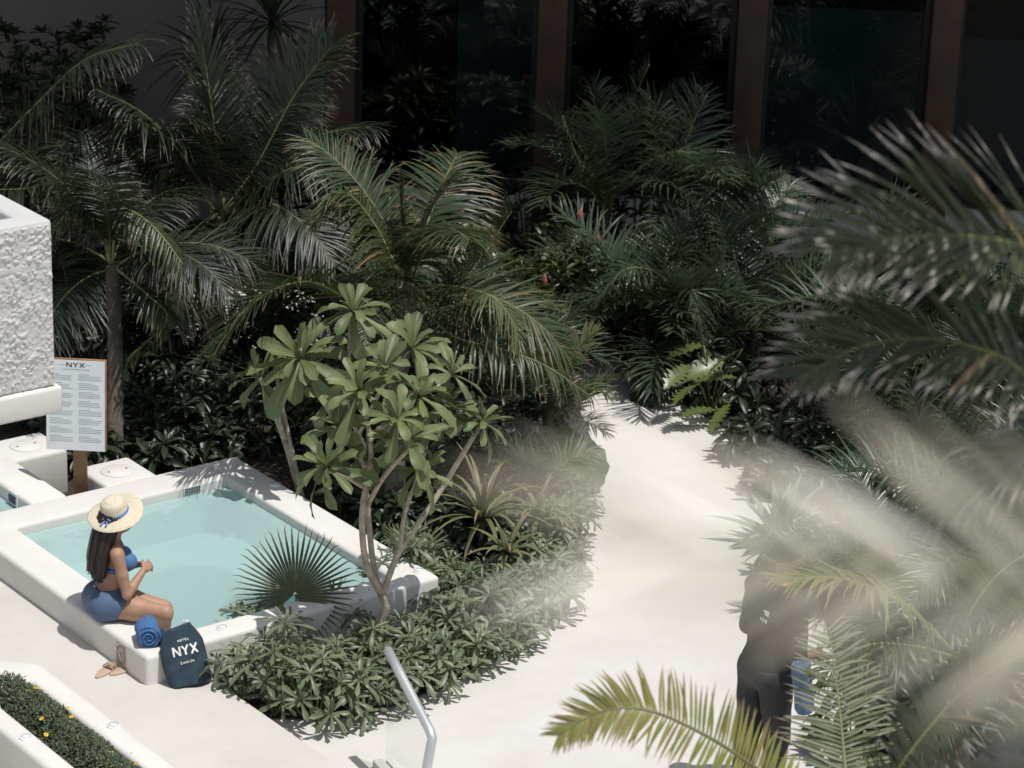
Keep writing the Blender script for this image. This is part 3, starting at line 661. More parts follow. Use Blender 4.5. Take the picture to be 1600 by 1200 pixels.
def frond_mesh(name, pts, mats, L=.5, wd=.03, pairs=50, start=.18, sweep0=.25, sweep1=1.0, vee=.35, droop=.5, seed=0, roll=0.0, rr0=.014, up=UP, seg=4, miss=.03, jit=.12, lprof=None, fold=.35, clump=0.0, side_bias=(1, 1)):
    """feather palm frond: rachis tube plus two rows of leaflets.  L = longest leaflet"""
    rr = random.Random(seed); n = 24; c = catmull(pts, n); mb = MB()
    mb.tube(c, [max(rr0 * (1 - .85 * (i / n) ** .9), .0025) for i in range(n + 1)], 6, 1)
    tot = n
    for k in range(pairs):
        s = start + (1 - start) * (k + .5) / pairs
        x = s * tot; i = min(int(x), n - 1); f = x - i; p = c[i].lerp(c[i + 1], f); tg = (c[i + 1] - c[i]).normalized()
        sd = tg.cross(up)
        sd = sd.normalized() if sd.length > 1e-3 else Vector((1, 0, 0))
        nm = sd.cross(tg).normalized()
        if roll:
            q = Matrix.Rotation(roll, 3, tg); sd = q @ sd; nm = q @ nm
        q = (s - start) / (1 - start)
        ll = L * ((.45 + .55 * min(1, q / .25)) if q < .25 else (1 - .62 * ((q - .25) / .75) ** 1.8)) if lprof is None else L * lprof(q)
        sw = sweep0 + (sweep1 - sweep0) * q ** 1.3
        for sgn in (-1, 1):
            if rr.random() < miss: continue
            b = side_bias[0] if sgn < 0 else side_bias[1]
            if b <= 0: continue
            sw_ = sw + rr.gauss(0, jit); ve = vee + rr.gauss(0, jit * 1.2) + (clump * rr.choice((-1, 0, 1)))
            d = sd * sgn * math.cos(sw_) + tg * math.sin(sw_); d = d * math.cos(ve) + nm * math.sin(ve)
            leaflet(mb, p, d, nm, ll * b * rr.uniform(.86, 1.08), wd * (.65 + .5 * (1 - q)) * rr.uniform(.85, 1.15), droop * rr.uniform(.4, 1.6), seg, fold, 0, rr, rr.gauss(0, .15))
    return mb.mesh(name, mats, True, True)
def arc(Lr, e0, e1, n=7, bend=0.0):
    pts = [Vector((0, 0, 0))]; az = 0.0
    for i in range(n):
        e = e0 + (e1 - e0) * ((i + .5) / n) ** 1.25; az = bend * (i + .5) / n
        pts.append(pts[-1] + Vector((math.cos(e) * math.cos(az), math.cos(e) * math.sin(az), math.sin(e))) * (Lr / n))
    return pts
SPEC = {}
def make_species(key, mats, Lr, leafL, wd, pairs, variants, **kw):
    lst = []
    for i, (e0, e1, sc) in enumerate(variants):
        rr = random.Random(hash_(key) + i)
        lst.append((e0, frond_mesh(key + '_frond', arc(Lr * sc, R(e0), R(e1), 7, rr.uniform(-.35, .35)), mats, leafL * (.8 + .2 * sc), wd, pairs, seed=hash_(key) + i, **kw)))
    SPEC[key] = lst
def hash_(s): return sum(ord(c) * (i + 3) for i, c in enumerate(s)) * 7
coco_v = [(82, 55, .8), (74, 20, 1.0), (64, -5, 1.0), (52, -25, 1.05), (40, -45, 1.0), (22, -62, .95), (5, -75, .85), (58, 5, .9)]
make_species('coco', [M['coco'], M['rachis']], 1.5, .58, .024, 84, coco_v, vee=.15, droop=.55, jit=.06)
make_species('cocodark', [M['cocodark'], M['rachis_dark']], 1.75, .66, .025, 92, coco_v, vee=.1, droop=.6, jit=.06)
make_species('areca', [M['areca'], M['rachis_dark']], 1.1, .42, .022, 46, [(84, 60, .9), (76, 25, 1.0), (66, 0, 1.0), (54, -25, 1.0), (40, -45, .95), (25, -60, .8), (62, -15, 1.05)], vee=.5, droop=.35, rr0=.009, sweep0=.35, sweep1=1.05)
make_species('young', [M['young'], M['rachis']], .62, .30, .030, 22, [(84, 70, .9), (72, 35, 1.0), (58, 5, 1.0), (40, -25, .95), (65, 20, .8)], vee=.35, droop=.4, rr0=.009, sweep0=.5, sweep1=1.25)
make_species('youngdark', [M['coco'], M['rachis']], .62, .30, .028, 22, [(84, 70, .9), (72, 35, 1.0), (58, 5, 1.0), (40, -25, .95), (65, 20, .8)], vee=.35, droop=.4, rr0=.009, sweep0=.5, sweep1=1.25)
def trunk_mesh(top, r0, r1, rings=True, seg=10, seed=0, mat=None):
    rr = random.Random(seed); n = 16; mb = MB(); bend = Vector((rr.uniform(-.06, .06), rr.uniform(-.06, .06), 0)); L = top.length
    pts = []; rad = []
    for i in range(n * 2 + 1):
        s = i / (n * 2); pts.append(top * s + bend * math.sin(s * PI) * L); r = r0 + (r1 - r0) * s ** .6
        rad.append(r * (1.06 if (i % 2 == 0 and rings) else .95))
    mb.tube(pts, rad, seg); return mb.mesh('trunk', [mat or M['palmtrunk']])
def palm(label, base, crown, species, nf, seed, group=None, scale=1.0, trunk=(.085, .06), az0=0.0, skip=None, emin=-90, emax=90, name='palm', cat='palm tree', keys=(), azs=None):
    rr = random.Random(seed); t = thing(name, base, label, cat, group); top = Vector(crown) - Vector(base)
    if trunk: link('trunk', trunk_mesh(top, trunk[0], trunk[1], seed=seed), t)
    va = [v for v in SPEC[species] if emin <= v[0] <= emax]
    for k in range(nf):
        az = az0 + k * 2.39996 + rr.uniform(-.25, .25) if azs is None else azs[k % len(azs)] + rr.uniform(-.15, .15)
        if skip and any(abs((az - s + PI) % (2 * PI) - PI) < w for s, w in skip): continue
        e, me = va[int((k / max(nf, 1)) * len(va) * .999)] if rr.random() < .6 else rr.choice(va)
        o = link('frond', me, t); s = scale * rr.uniform(.85, 1.12)
        o.matrix_local = Matrix.Translation(top + Vector((rr.uniform(-.02, .02), rr.uniform(-.02, .02), rr.uniform(-.05, .02)))) @ Matrix.Rotation(az, 4, 'Z') @ Matrix.Rotation(rr.uniform(-.3, .3), 4, 'X') @ Matrix.Diagonal((s, s, s, 1))
    return t
def key_frond(t, pts, mats, **kw):
    kw.setdefault('jit', .06)
    """one frond with its own course, given in world points"""
    L0 = Vector(t.location); me = frond_mesh('frond', [Vector(p) - L0 for p in pts], mats, **kw)
    return link('frond', me, t)

def paddle_mesh(name, L, wd, mats, droop=.5, cup=.25, wave=.0, seg=7, seed=0, e0=.2, tipw=.35, lobes=0, obo=False):
    """broad leaf growing along +X with a sunken midrib, curved downwards"""
    rr = random.Random(seed); mb = MB(); pos = Vector((0, 0, 0)); e = e0; vs = []; ts = []; ws = []; ph = rr.uniform(0, 6)
    st = L / seg
    for i in range(seg + 1):
        s = i / seg
        pr = (s ** .55) * (1 - s ** 3.2) * 1.35 if not obo else (.16 + .84 * s ** 1.3) * (1 - s ** 7) ** .5
        hw = max(wd * .5 * pr, .0012)
        if lobes and i % 2 == 1 and 0 < i < seg: hw *= .42
        nx, nz = -math.sin(e), math.cos(e)
        wv = wave * math.sin(s * 13 + ph) * hw
        for j, a in enumerate((-1, -.5, 0, .5, 1)):
            h = hw * cup * abs(a) ** 1.4 + (wv if a > 0 else -wv) * abs(a) ** 2
            vs.append(pos + Vector((nx * h, hw * a, nz * h))); ts.append(s); ws.append(abs(a))
        e -= droop * (st / L) * (.5 + s); pos = pos + Vector((math.cos(e), 0, math.sin(e))) * st
    fs = [(i * 5 + j, i * 5 + j + 1, i * 5 + j + 6, i * 5 + j + 5) for i in range(seg) for j in range(4)]
    mb.add(vs, fs, 0, ts, ws); return mb
FR = [paddle_mesh('leaf', .335, .128, None, d, c, w, 9, i, e, obo=True).mesh('frangipani_leaf', [M['frangipani']], True, True) for i, (d, c, w, e) in enumerate([(.7, .3, .10, .1), (1.1, .2, .16, .2), (.35, .4, .06, .0), (1.5, .25, .12, .25), (.9, .15, .2, .05)])]
def rosette_leaves(parent, pos, axis, n, meshes, scale, rr, name='leaf', tilt=(0.1, 1.3)):
    """whorl of leaf objects round a shoot tip"""
    q = axis.to_track_quat('Z', 'X').to_matrix().to_4x4()
    for k in range(n):
        f = k / n; el = tilt[1] + (tilt[0] - tilt[1]) * f + rr.uniform(-.2, .2); az = k * 2.39996 + rr.uniform(-.3, .3); s = scale * rr.uniform(.75, 1.2) * (.7 + .38 * f)
        o = link(name, rr.choice(meshes), parent)
        o.matrix_local = Matrix.Translation(pos) @ q @ Matrix.Rotation(az, 4, 'Z') @ Matrix.Rotation(-el, 4, 'Y') @ Matrix.Rotation(rr.uniform(-.6, .6), 4, 'X') @ Matrix.Diagonal((s, s * rr.uniform(.85, 1.2), s, 1))
def rosette_mesh(name, n, L, wd, mat, seed, tilt=(-.1, 1.2), droop=.6, cup=.3, wave=.05, seg=5, obo=False):
    rr = random.Random(seed); mb = MB()
    for k in range(n):
        f = k / n; el = tilt[1] + (tilt[0] - tilt[1]) * f + rr.uniform(-.2, .2); az = k * 2.39996 + rr.uniform(-.25, .25); s = rr.uniform(.75, 1.1) * (.55 + .5 * f)
        lf = paddle_mesh('l', L * s, wd * s, None, droop * rr.uniform(.5, 1.5), cup, wave, seg, seed * 31 + k, 0, obo=obo)
        m4 = Matrix.Rotation(az, 4, 'Z') @ Matrix.Rotation(-el, 4, 'Y') @ Matrix.Rotation(rr.uniform(-.3, .3), 4, 'X')
        mb.add([m4 @ Vector(v) for v in lf.v], lf.f, 0, lf.t, lf.w)
    return mb.mesh(name, [mat], True, True)
SCA = [rosette_mesh('leaf_rosette', 13, .175 + .02 * (i % 3), .058, M['scaevola'], 40 + i, droop=.8, seg=6, obo=True, cup=.2, wave=.12) for i in range(6)]
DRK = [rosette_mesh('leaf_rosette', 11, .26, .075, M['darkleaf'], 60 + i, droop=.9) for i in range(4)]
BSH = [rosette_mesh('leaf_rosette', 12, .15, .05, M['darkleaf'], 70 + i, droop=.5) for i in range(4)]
GIN = [rosette_mesh('leaf_spray', 10, .34, .085, M['ginger'], 80 + i, tilt=(.1, 1.2), droop=.8, cup=.3, wave=.08, seg=6) for i in range(4)]
def shrub(label, base, w, h, meshes, n, seed, group=None, scale=1.0, name='shrub', cat='shrub', lean=.55, dome=True):
    rr = random.Random(seed); t = thing(name, base, label, cat, group); sb = MB()
    for k in range(n):
        f = (k + .5) / n; el = math.acos(1 - f * .93); az = k * 2.39996 + rr.uniform(-.3, .3)
        d = Vector((math.sin(el) * math.cos(az), math.sin(el) * math.sin(az), math.cos(el)))
        p = Vector((d.x * w, d.y * w, .05 + (d.z * .86 + .06) * h)) * rr.uniform(.82, 1.04)
        ax = (Vector((d.x * lean * 1.4, d.y * lean * 1.4, d.z + .45)) + Vector((rr.uniform(-.2, .2), rr.uniform(-.2, .2), 0))).normalized(); s = scale * rr.uniform(.8, 1.15)
        o = link(meshes[0].name.split('.')[0], rr.choice(meshes), t)
        o.matrix_local = Matrix.Translation(p) @ ax.to_track_quat('Z', 'X').to_matrix().to_4x4() @ Matrix.Rotation(rr.uniform(0, 6), 4, 'Z') @ Matrix.Diagonal((s, s, s, 1))
        sb.tube([Vector((p.x * .15, p.y * .15, 0)), Vector((p.x * .6, p.y * .6, p.z * .5)), p], [.008, .006, .004], 5, 0, False)
    link('stems', sb.mesh('stems', [M['stem']]), t)
    return t

# ------------------------------------------------------------------ island bed: palms
pB = G(620, 842); pC = P(640, 445, 20.75)
p4 = palm('coconut palm in the middle of the island bed with upright spear frond', pB, pC, 'coco', 6, 4, trunk=(.10, .075), skip=[(R(90 + 90), .5), (R(200), .3)], emin=20, scale=.95)
cm = [M['coco'], M['rachis']]
key_frond(p4, [pC, P(560, 470, 20.4), P(480, 440, 20.1), P(400, 470, 19.8), P(345, 540, 19.6)], cm, L=.70, wd=.025, pairs=86, start=.12, vee=.25, droop=.35, seed=401, roll=.35)
key_frond(p4, [pC, P(632, 400, 20.75), P(626, 330, 20.75), P(624, 280, 20.75)], cm, L=.34, wd=.022, pairs=46, start=.1, sweep0=1.2, sweep1=1.45, vee=.1, droop=.0, seed=402)
key_frond(p4, [pC, P(690, 480, 20.7), P(745, 410, 20.9), P(800, 330, 21.1)], cm, L=.54, wd=.024, pairs=80, start=.1, vee=.5, droop=.35, seed=403, roll=-.5)
key_frond(p4, [pC, P(625, 430, 20.6), P(585, 350, 20.7), P(535, 300, 20.7), P(490, 345, 20.6)], cm, L=.54, wd=.024, pairs=76, start=.15, vee=.2, droop=.55, seed=404)
key_frond(p4, [pC, P(700, 480, 20.3), P(760, 460, 20.1), P(800, 500, 20.0), P(812, 545, 19.95)], [M['young'], M['rachis']], L=.34, wd=.018, pairs=52, start=.2, vee=.1, droop=.6, seed=405)
key_frond(p4, [pC, P(700, 520, 20.2), P(780, 545, 20.0), P(850, 570, 19.9), P(925, 620, 19.8)], cm, L=.40, wd=.026, pairs=48, start=.2, vee=-.1, droop=1.1, seed=406, clump=.15)
key_frond(p4, [pC, P(600, 470, 20.3), P(570, 520, 20.0), P(600, 590, 19.8)], cm, L=.36, wd=.025, pairs=44, start=.15, vee=.2, droop=.5, seed=407)

pB1 = G(345, 640); pC1 = P(345, 335, 22.9)
p1_ = palm('tall dark coconut palm behind the pool, big fronds reaching up the grey wall', pB1, pC1, 'cocodark', 9, 21, trunk=(.11, .08), emin=0, scale=.95)
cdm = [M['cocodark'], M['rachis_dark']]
key_frond(p1_, [pC1, P(400, 260, 22.9), P(460, 150, 23.0), P(520, 70, 23.1)], cdm, L=.74, wd=.026, pairs=92, start=.15, vee=.25, droop=.45, seed=411, roll=.3)
key_frond(p1_, [pC1, P(340, 250, 22.9), P(328, 150, 23.0), P(310, 30, 23.2)], cdm, L=.54, wd=.024, pairs=76, start=.15, sweep0=.8, sweep1=1.3, vee=.3, droop=.2, seed=412)
key_frond(p1_, [pC1, P(285, 240, 22.6), P(220, 175, 22.5), P(150, 140, 22.4)], cdm, L=.42, wd=.026, pairs=56, start=.2, vee=.1, droop=.8, seed=413)
key_frond(p1_, [pC1, P(310, 280, 22.5), P(260, 215, 22.3), P(195, 190, 22.1), P(170, 260, 22.0)], cdm, L=.74, wd=.026, pairs=90, start=.15, vee=0., droop=.8, seed=414, roll=.4)
key_frond(p1_, [pC1, P(400, 300, 22.6), P(460, 262, 22.4), P(525, 275, 22.3)], cdm, L=.58, wd=.025, pairs=76, start=.2, vee=.0, droop=1.0, seed=415)
key_frond(p1_, [pC1, P(410, 340, 22.6), P(470, 330, 22.4), P(500, 400, 22.3)], cdm, L=.58, wd=.025, pairs=76, start=.2, vee=.1, droop=.8, seed=416)

pB2 = G(178, 742); pC2 = P(176, 415, 21.35)
p2_ = palm('slim palm with bare grey trunk standing behind the notice board', pB2, pC2, 'cocodark', 8, 33, trunk=(.075, .055), emin=5, scale=.8)
key_frond(p2_, [pC2, P(185, 330, 21.2), P(235, 350, 21.0), P(290, 420, 20.8), P(318, 480, 20.7)], cm, L=.32, wd=.026, pairs=46, start=.2, vee=-.1, droop=1.0, seed=421)
key_frond(p2_, [pC2, P(150, 350, 21.3), P(110, 330, 21.2), P(70, 380, 21.1)], cm, L=.36, wd=.025, pairs=44, start=.2, vee=.1, droop=.8, seed=422)
key_frond(p2_, [pC2, P(230, 460, 21.0), P(260, 500, 20.9), P(200, 560, 20.8)], cm, L=.32, wd=.025, pairs=40, start=.2, vee=0., droop=.8, seed=423)

pB3 = G(-120, 640); pC3 = P(-130, 330, 22.6)
p3_ = palm('coconut palm leaning in from the left edge with one long arching frond', pB3, pC3, 'cocodark', 10, 45, trunk=(.11, .08), emin=5)
key_frond(p3_, [pC3, P(-40, 260, 22.4), P(50, 170, 22.2), P(130, 95, 22.0), P(215, 68, 21.8)], cdm, L=.74, wd=.026, pairs=90, start=.15, vee=.1, droop=.6, seed=431, roll=.25)
key_frond(p3_, [pC3, P(-30, 300, 22.0), P(60, 290, 21.8), P(110, 240, 21.7)], cdm, L=.5, wd=.028, pairs=50, start=.15, vee=.1, droop=.6, seed=432)

palm('small sunlit palm with drooping fronds where the island bed meets the path', G(858, 700), P(866, 612, 20.9), 'young', 8, 51, trunk=(.05, .035), scale=.95, emin=35, name='young_palm')
palm('young palm seedling with one feathered upright frond beside the round leaf', G(838, 828), P(836, 770, 20.0), 'young', 5, 52, trunk=(.03, .022), scale=.95, emin=55, name='young_palm')
palm('low dark palm seedling under the frangipani, by the coconut trunk', G(690, 830), P(690, 790, 20.1), 'youngdark', 8, 53, trunk=(.03, .022), scale=.9, name='young_palm')
palm('small palm rising between the two frangipani trunks', G(585, 770), P(590, 640, 20.9), 'youngdark', 9, 54, trunk=(.04, .03), scale=1.3, name='young_palm')
palm('palm seedling at the edge of the path, behind the round leaf', G(885, 700), P(885, 665, 21.2), 'youngdark', 7, 55, trunk=(.03, .022), scale=.9, name='young_palm')
# second trunk group and dense dark growth behind the pool
for i, (px_, py_, Y, nf, sc, lab) in enumerate([
    (420, 560, 22.5, 9, 1.15, 'leafy areca palm behind the left frangipani stems'),
    (250, 560, 22.8, 8, 1.0, 'dim areca palm just right of the slim grey trunk'),
    (520, 540, 22.6, 9, 1.15, 'areca palm half hidden behind the frangipani crown'),
    (110, 470, 23.0, 8, 1.1, 'dim areca palm beside the white parapet corner'),
    (700, 560, 22.4, 9, 1.05, 'areca palm behind the middle coconut palm, next to the sunny path'),
    (770, 590, 22.7, 9, 1.0, 'areca palm between the drooping coconut fronds and the path'),
    (600, 520, 23.6, 9, 1.1, 'areca palm deep behind the spear frond'),
    (40, 500, 23.2, 8, 1.2, 'areca palm hidden behind the white parapet')]):
    c = P(px_, py_, Y); palm(lab, Vector((c.x, c.y, Z_PATH)), c, 'areca', nf, 60 + i, group='areca palms of the island bed', trunk=(.035, .025), scale=sc, emin=20)

# arecas against the facade and right of the path
for i, (px_, py_, Y, nf, sc, em, lab) in enumerate([
    (1010, 520, 23.6, 11, 1.15, 20, 'big areca palm where the pale path bends out of sight'),
    (1075, 560, 23.3, 10, 1.1, 20, 'dark areca palm with a fan of curved leaflets over the path end'),
    (950, 330, 25.0, 10, 1.2, 50, 'areca palm reaching highest in front of the second window'),
    (1050, 330, 24.9, 9, 1.15, 25, 'areca palm under the third brown column'),
    (1130, 385, 24.8, 8, .95, 35, 'areca palm beside the pale base wall of the facade'),
    (905, 560, 23.9, 8, .85, 25, 'areca palm below the pink ginger flowers'),
    (1180, 500, 23.6, 9, 1.1, 25, 'areca palm behind the light green lobed leaves'),
    (1130, 450, 24.2, 9, 1.15, 20, 'areca palm in the middle of the dark thicket'),
    (1400, 620, 22.0, 9, 1.2, 20, 'areca palm in the right bed behind the blurred fronds'),
    (1450, 560, 22.5, 9, 1.3, 20, 'areca palm at the far right below the big blurred frond'),
    (1560, 640, 21.0, 9, 1.3, 20, 'areca palm at the right edge, level with the path bend'),
    (1330, 650, 21.4, 8, 1.0, 20, 'areca palm right of the lobed leaves, behind the agave'),
    (1400, 930, 18.4, 8, .95, 20, 'areca palm to the right of the man in black'),
    (1470, 830, 19.3, 9, 1.1, 20, 'areca palm in the shade of the right bed'),
    (1540, 850, 18.5, 9, 1.3, 20, 'areca palm at the right edge, behind the grey streaks')]):
    c = P(px_, py_, Y); palm(lab, Vector((c.x, c.y, Z_PATH)), c, 'areca', nf, 90 + i, group='areca palms right of the path', trunk=(.035, .025), scale=sc, emin=em)
am = [M['areca'], M['rachis_dark']]
pa = [o for o in scn.objects if o.get('label', '').startswith('areca palm reaching highest')][0]
ca = P(955, 300, 24.95)
key_frond(pa, [ca, P(970, 250, 24.95), P(985, 170, 25.0), P(1015, 100, 25.0)], am, L=.42, wd=.022, pairs=44, start=.15, sweep0=.5, sweep1=1.1, vee=.35, droop=.3, seed=441)
key_frond(pa, [ca, P(905, 250, 24.8), P(880, 180, 24.7)], am, L=.26, wd=.02, pairs=40, start=.1, vee=-.3, droop=1.4, seed=442)
key_frond(pa, [ca, P(1020, 250, 24.8), P(1075, 240, 24.7), P(1080, 300, 24.7)], am, L=.36, wd=.022, pairs=40, start=.2, vee=.2, droop=.5, seed=443)
pa2 = [o for o in scn.objects if o.get('label', '').startswith('dark areca palm with a fan')][0]
c2 = P(1075, 540, 23.2)
key_frond(pa2, [c2, P(1060, 480, 23.1), P(1085, 455, 22.9), P(1100, 540, 22.8)], am, L=.40, wd=.024, pairs=40, start=.2, vee=.3, droop=.5, seed=444)
key_frond(pa2, [c2, P(1040, 440, 23.1), P(980, 420, 22.9), P(930, 470, 22.8)], am, L=.40, wd=.024, pairs=44, start=.2, vee=.3, droop=.5, seed=445)
key_frond(pa2, [c2, P(1050, 580, 22.9), P(1010, 610, 22.7), P(985, 650, 22.6)], am, L=.36, wd=.022, pairs=40, start=.2, vee=.0, droop=.7, seed=446)

# ------------------------------------------------------------------ frangipani trees
def frangipani(label, base, limbs, tips, seed, sc=1.0):
    rr = random.Random(seed); t = thing('frangipani_tree', base, label, 'tree'); B = Vector(base)
    for pts, r0, r1 in limbs:
        c = catmull([Vector(p) - B for p in pts], 18); mb = MB()
        mb.tube(c, [(r0 + (r1 - r0) * i / 18) * rr.uniform(.95, 1.05) for i in range(19)], 9); link('branch', mb.mesh('branch', [M['bark']]), t)
    for (p, ax, n, s) in tips:
        rosette_leaves(t, Vector(p) - B, Vector(ax).normalized(), n + 5, FR, s * sc, rr, tilt=(-.75, 1.25))
    return t
fb = G(588, 1048); Yb = fb.y
A_ = P(597, 930, Yb); Bk = P(590, 905, Yb)
frangipani('frangipani tree with forked pale trunk growing in front of the pool corner', fb,
    [([fb, P(590, 985, Yb), P(603, 950, Yb), A_], .038, .030),
     ([A_, P(572, 880, Yb - .05), P(566, 800, Yb - .05), P(580, 700, Yb + .05), P(560, 610, Yb)], .026, .016),
     ([A_, P(583, 880, Yb + .12), P(572, 770, Yb + .12), P(568, 720, Yb + .12)], .022, .018),
     ([P(574, 790, Yb), P(600, 745, Yb - .1), P(640, 700, Yb - .15)], .018, .014),
     ([A_, P(625, 860, Yb + .1), P(680, 780, Yb + .25), P(750, 665, Yb + .3)], .024, .016),
     ([P(625, 860, Yb + .1), P(633, 800, Yb + .1), P(655, 740, Yb)], .018, .013),
     ([P(566, 760, Yb - .05), P(540, 745, Yb - .15), P(510, 735, Yb - .2)], .016, .012),
     ([P(578, 690, Yb), P(610, 650, Yb + .1), P(650, 610, Yb + .1)], .016, .012), ([P(562, 620, Yb), P(585, 600, Yb + .1), P(600, 575, Yb + .15)], .014, .011), ([P(640, 620, Yb + .1), P(675, 610, Yb + .2), P(705, 585, Yb + .3)], .014, .011), ([P(572, 730, Yb), P(550, 700, Yb + .05), P(530, 665, Yb + .1)], .014, .011), ([P(590, 670, Yb), P(605, 665, Yb - .1), P(620, 655, Yb - .2)], .014, .011)],
    [(P(512, 730, Yb - .2), (-.4, -.4, .7), 15, .95), (P(640, 690, Yb - .15), (.2, -.4, .8), 14, .95), (P(562, 610, Yb), (-.2, -.3, .9), 13, 1.0),
     (P(655, 620, Yb + .1), (.2, -.2, .9), 13, .95), (P(752, 660, Yb + .3), (.5, 0, .8), 14, .8), (P(656, 735, Yb), (.2, -.4, .7), 11, .85), (P(575, 715, Yb + .1), (-.2, -.4, .8), 9, .85), (P(700, 640, Yb + .25), (.2, -.2, .9), 10, .8), (P(600, 575, Yb + .15), (.0, -.3, .9), 11, .85), (P(705, 585, Yb + .3), (.3, -.2, .9), 10, .8), (P(530, 665, Yb + .1), (-.4, -.3, .7), 11, .9), (P(620, 655, Yb - .2), (.1, -.5, .6), 10, .85)], 7)
fb2 = G(480, 815); Y2 = fb2.y + .02
frangipani('second frangipani with thin whitish stems rising behind the pool corner', fb2,
    [([fb2, P(462, 750, Y2), P(445, 690, Y2), P(415, 610, Y2 - .1), P(398, 570, Y2 - .1)], .026, .016),
     ([fb2, P(468, 760, Y2), P(455, 700, Y2), P(440, 630, Y2), P(428, 560, Y2)], .022, .014),
     ([P(446, 690, Y2), P(436, 640, Y2 - .15), P(450, 580, Y2 - .3), P(470, 545, Y2 - .35)], .018, .013),
     ([P(590, 740, Y2 - .2), P(545, 640, Y2 - .2), P(545, 560, Y2 - .2), P(548, 490, Y2 - .2)], .02, .014),
     ([P(560, 680, Y2 - .2), P(600, 600, Y2 - .3), P(640, 545, Y2 - .3)], .018, .013)],
    [(P(472, 560, Y2 - .35), (-.25, -.5, .75), 19, 1.3), (P(410, 590, Y2 - .1), (-.5, -.3, .6), 8, 1.0), (P(552, 488, Y2 - .2), (.0, -.3, 1), 14, 1.05), (P(642, 545, Y2 - .3), (.2, -.3, .9), 15, 1.1), (P(520, 620, Y2 - .35), (.1, -.5, .6), 10, 1.05)], 8)
# pale pink flower bud glimpsed in the frangipani
# ------------------------------------------------------------------ fan palm leaf
fpB = G(470, 1012); fc = P(461, 928, fpB.y - .02)
fp = thing('fan_palm', fpB, 'single round fan palm leaf with spiky fingers against the turquoise water', 'fan palm')
mb = MB(); mb.tube([Vector((0, 0, 0)), (fc - fpB) * .5 + Vector((.015, 0, 0)), fc - fpB], [.010, .008, .006], 8); link('stem', mb.mesh('stem', [M['stem']]), fp)
def fan_mesh(n, L, seed, a0=-2.45, a1=2.45):
    rr = random.Random(seed); mb = MB()
    for k in range(n):
        a = a0 + (a1 - a0) * k / (n - 1); da_ = (a1 - a0) / (n - 1) / 2; l_ = L * (1 - .16 * abs(a / a1) ** 2) * rr.uniform(.93, 1.05)
        def pt(r, ang, z): return Vector((math.sin(ang) * r, -.10 * r * r / L + z * .6, math.cos(ang) * r))
        rows = []; dz = .012
        for r, wfac in ((.02, 1), (.3, 1), (.46, .92), (.72, .42), (.9, .18)):
            rad = r * l_; rows.append([pt(rad, a - da_ * wfac, 0), pt(rad, a, -rad * .055 * wfac), pt(rad, a + da_ * wfac, 0)])
        tip = pt(l_, a + rr.gauss(0, .02), 0) + Vector((0, rr.uniform(-.03, .0), -.02 * abs(math.sin(a))))
        vs = [v for r in rows for v in r] + [tip]; fs = []
        for i in range(len(rows) - 1):
            b = i * 3; fs += [(b, b + 1, b + 4, b + 3), (b + 1, b + 2, b + 5, b + 4)]
        b = (len(rows) - 1) * 3; fs += [(b, b + 1, b + 3), (b + 1, b + 2, b + 3)]
        mb.add(vs, fs, 0, [x for r in (.02, .3, .46, .72, .9) for x in (r,) * 3] + [1.0], [1, 0, 1] * 5 + [0])
    return mb.mesh('fan_blade', [M['fan']], False, True)
fl = link('fan_blade', fan_mesh(46, .47, 3), fp); fl.matrix_local = Matrix.Translation(fc - fpB) @ Matrix.Rotation(R(12), 4, 'Y') @ Matrix.Rotation(R(-32), 4, 'X') @ Matrix.Rotation(R(-8), 4, 'Z')
def small_fan(label, px_, py_, z, L, seed, group, n=4):
    rr = random.Random(seed); b = G(px_, py_); t = thing('fan_palm', b, label, 'fan palm', group); me = fan_mesh(20, L, seed, -2.2, 2.2)
    for k in range(n):
        az = rr.uniform(0, 2 * PI); tp = Vector((math.cos(az) * .12, math.sin(az) * .12, z * rr.uniform(.7, 1.1)))
        mb = MB(); mb.tube([Vector((0, 0, 0)), tp * .5 + Vector((0, 0, .03)), tp], .005, 5); link('stem', mb.mesh('stem', [M['stem']]), t)
        o = link('fan_blade', me, t); o.matrix_local = Matrix.Translation(tp) @ Matrix.Rotation(az - PI / 2, 4, 'Z') @ Matrix.Rotation(rr.uniform(-1.3, -.5), 4, 'X')
small_fan('small dark fan palm at the foot of the coconut palm, beside its trunk', 735, 830, .3, .26, 5, 'small fan palms', 6)
small_fan('small fan palm between the pool corner and the frangipani fork', 660, 900, .22, .24, 6, 'small fan palms', 6)
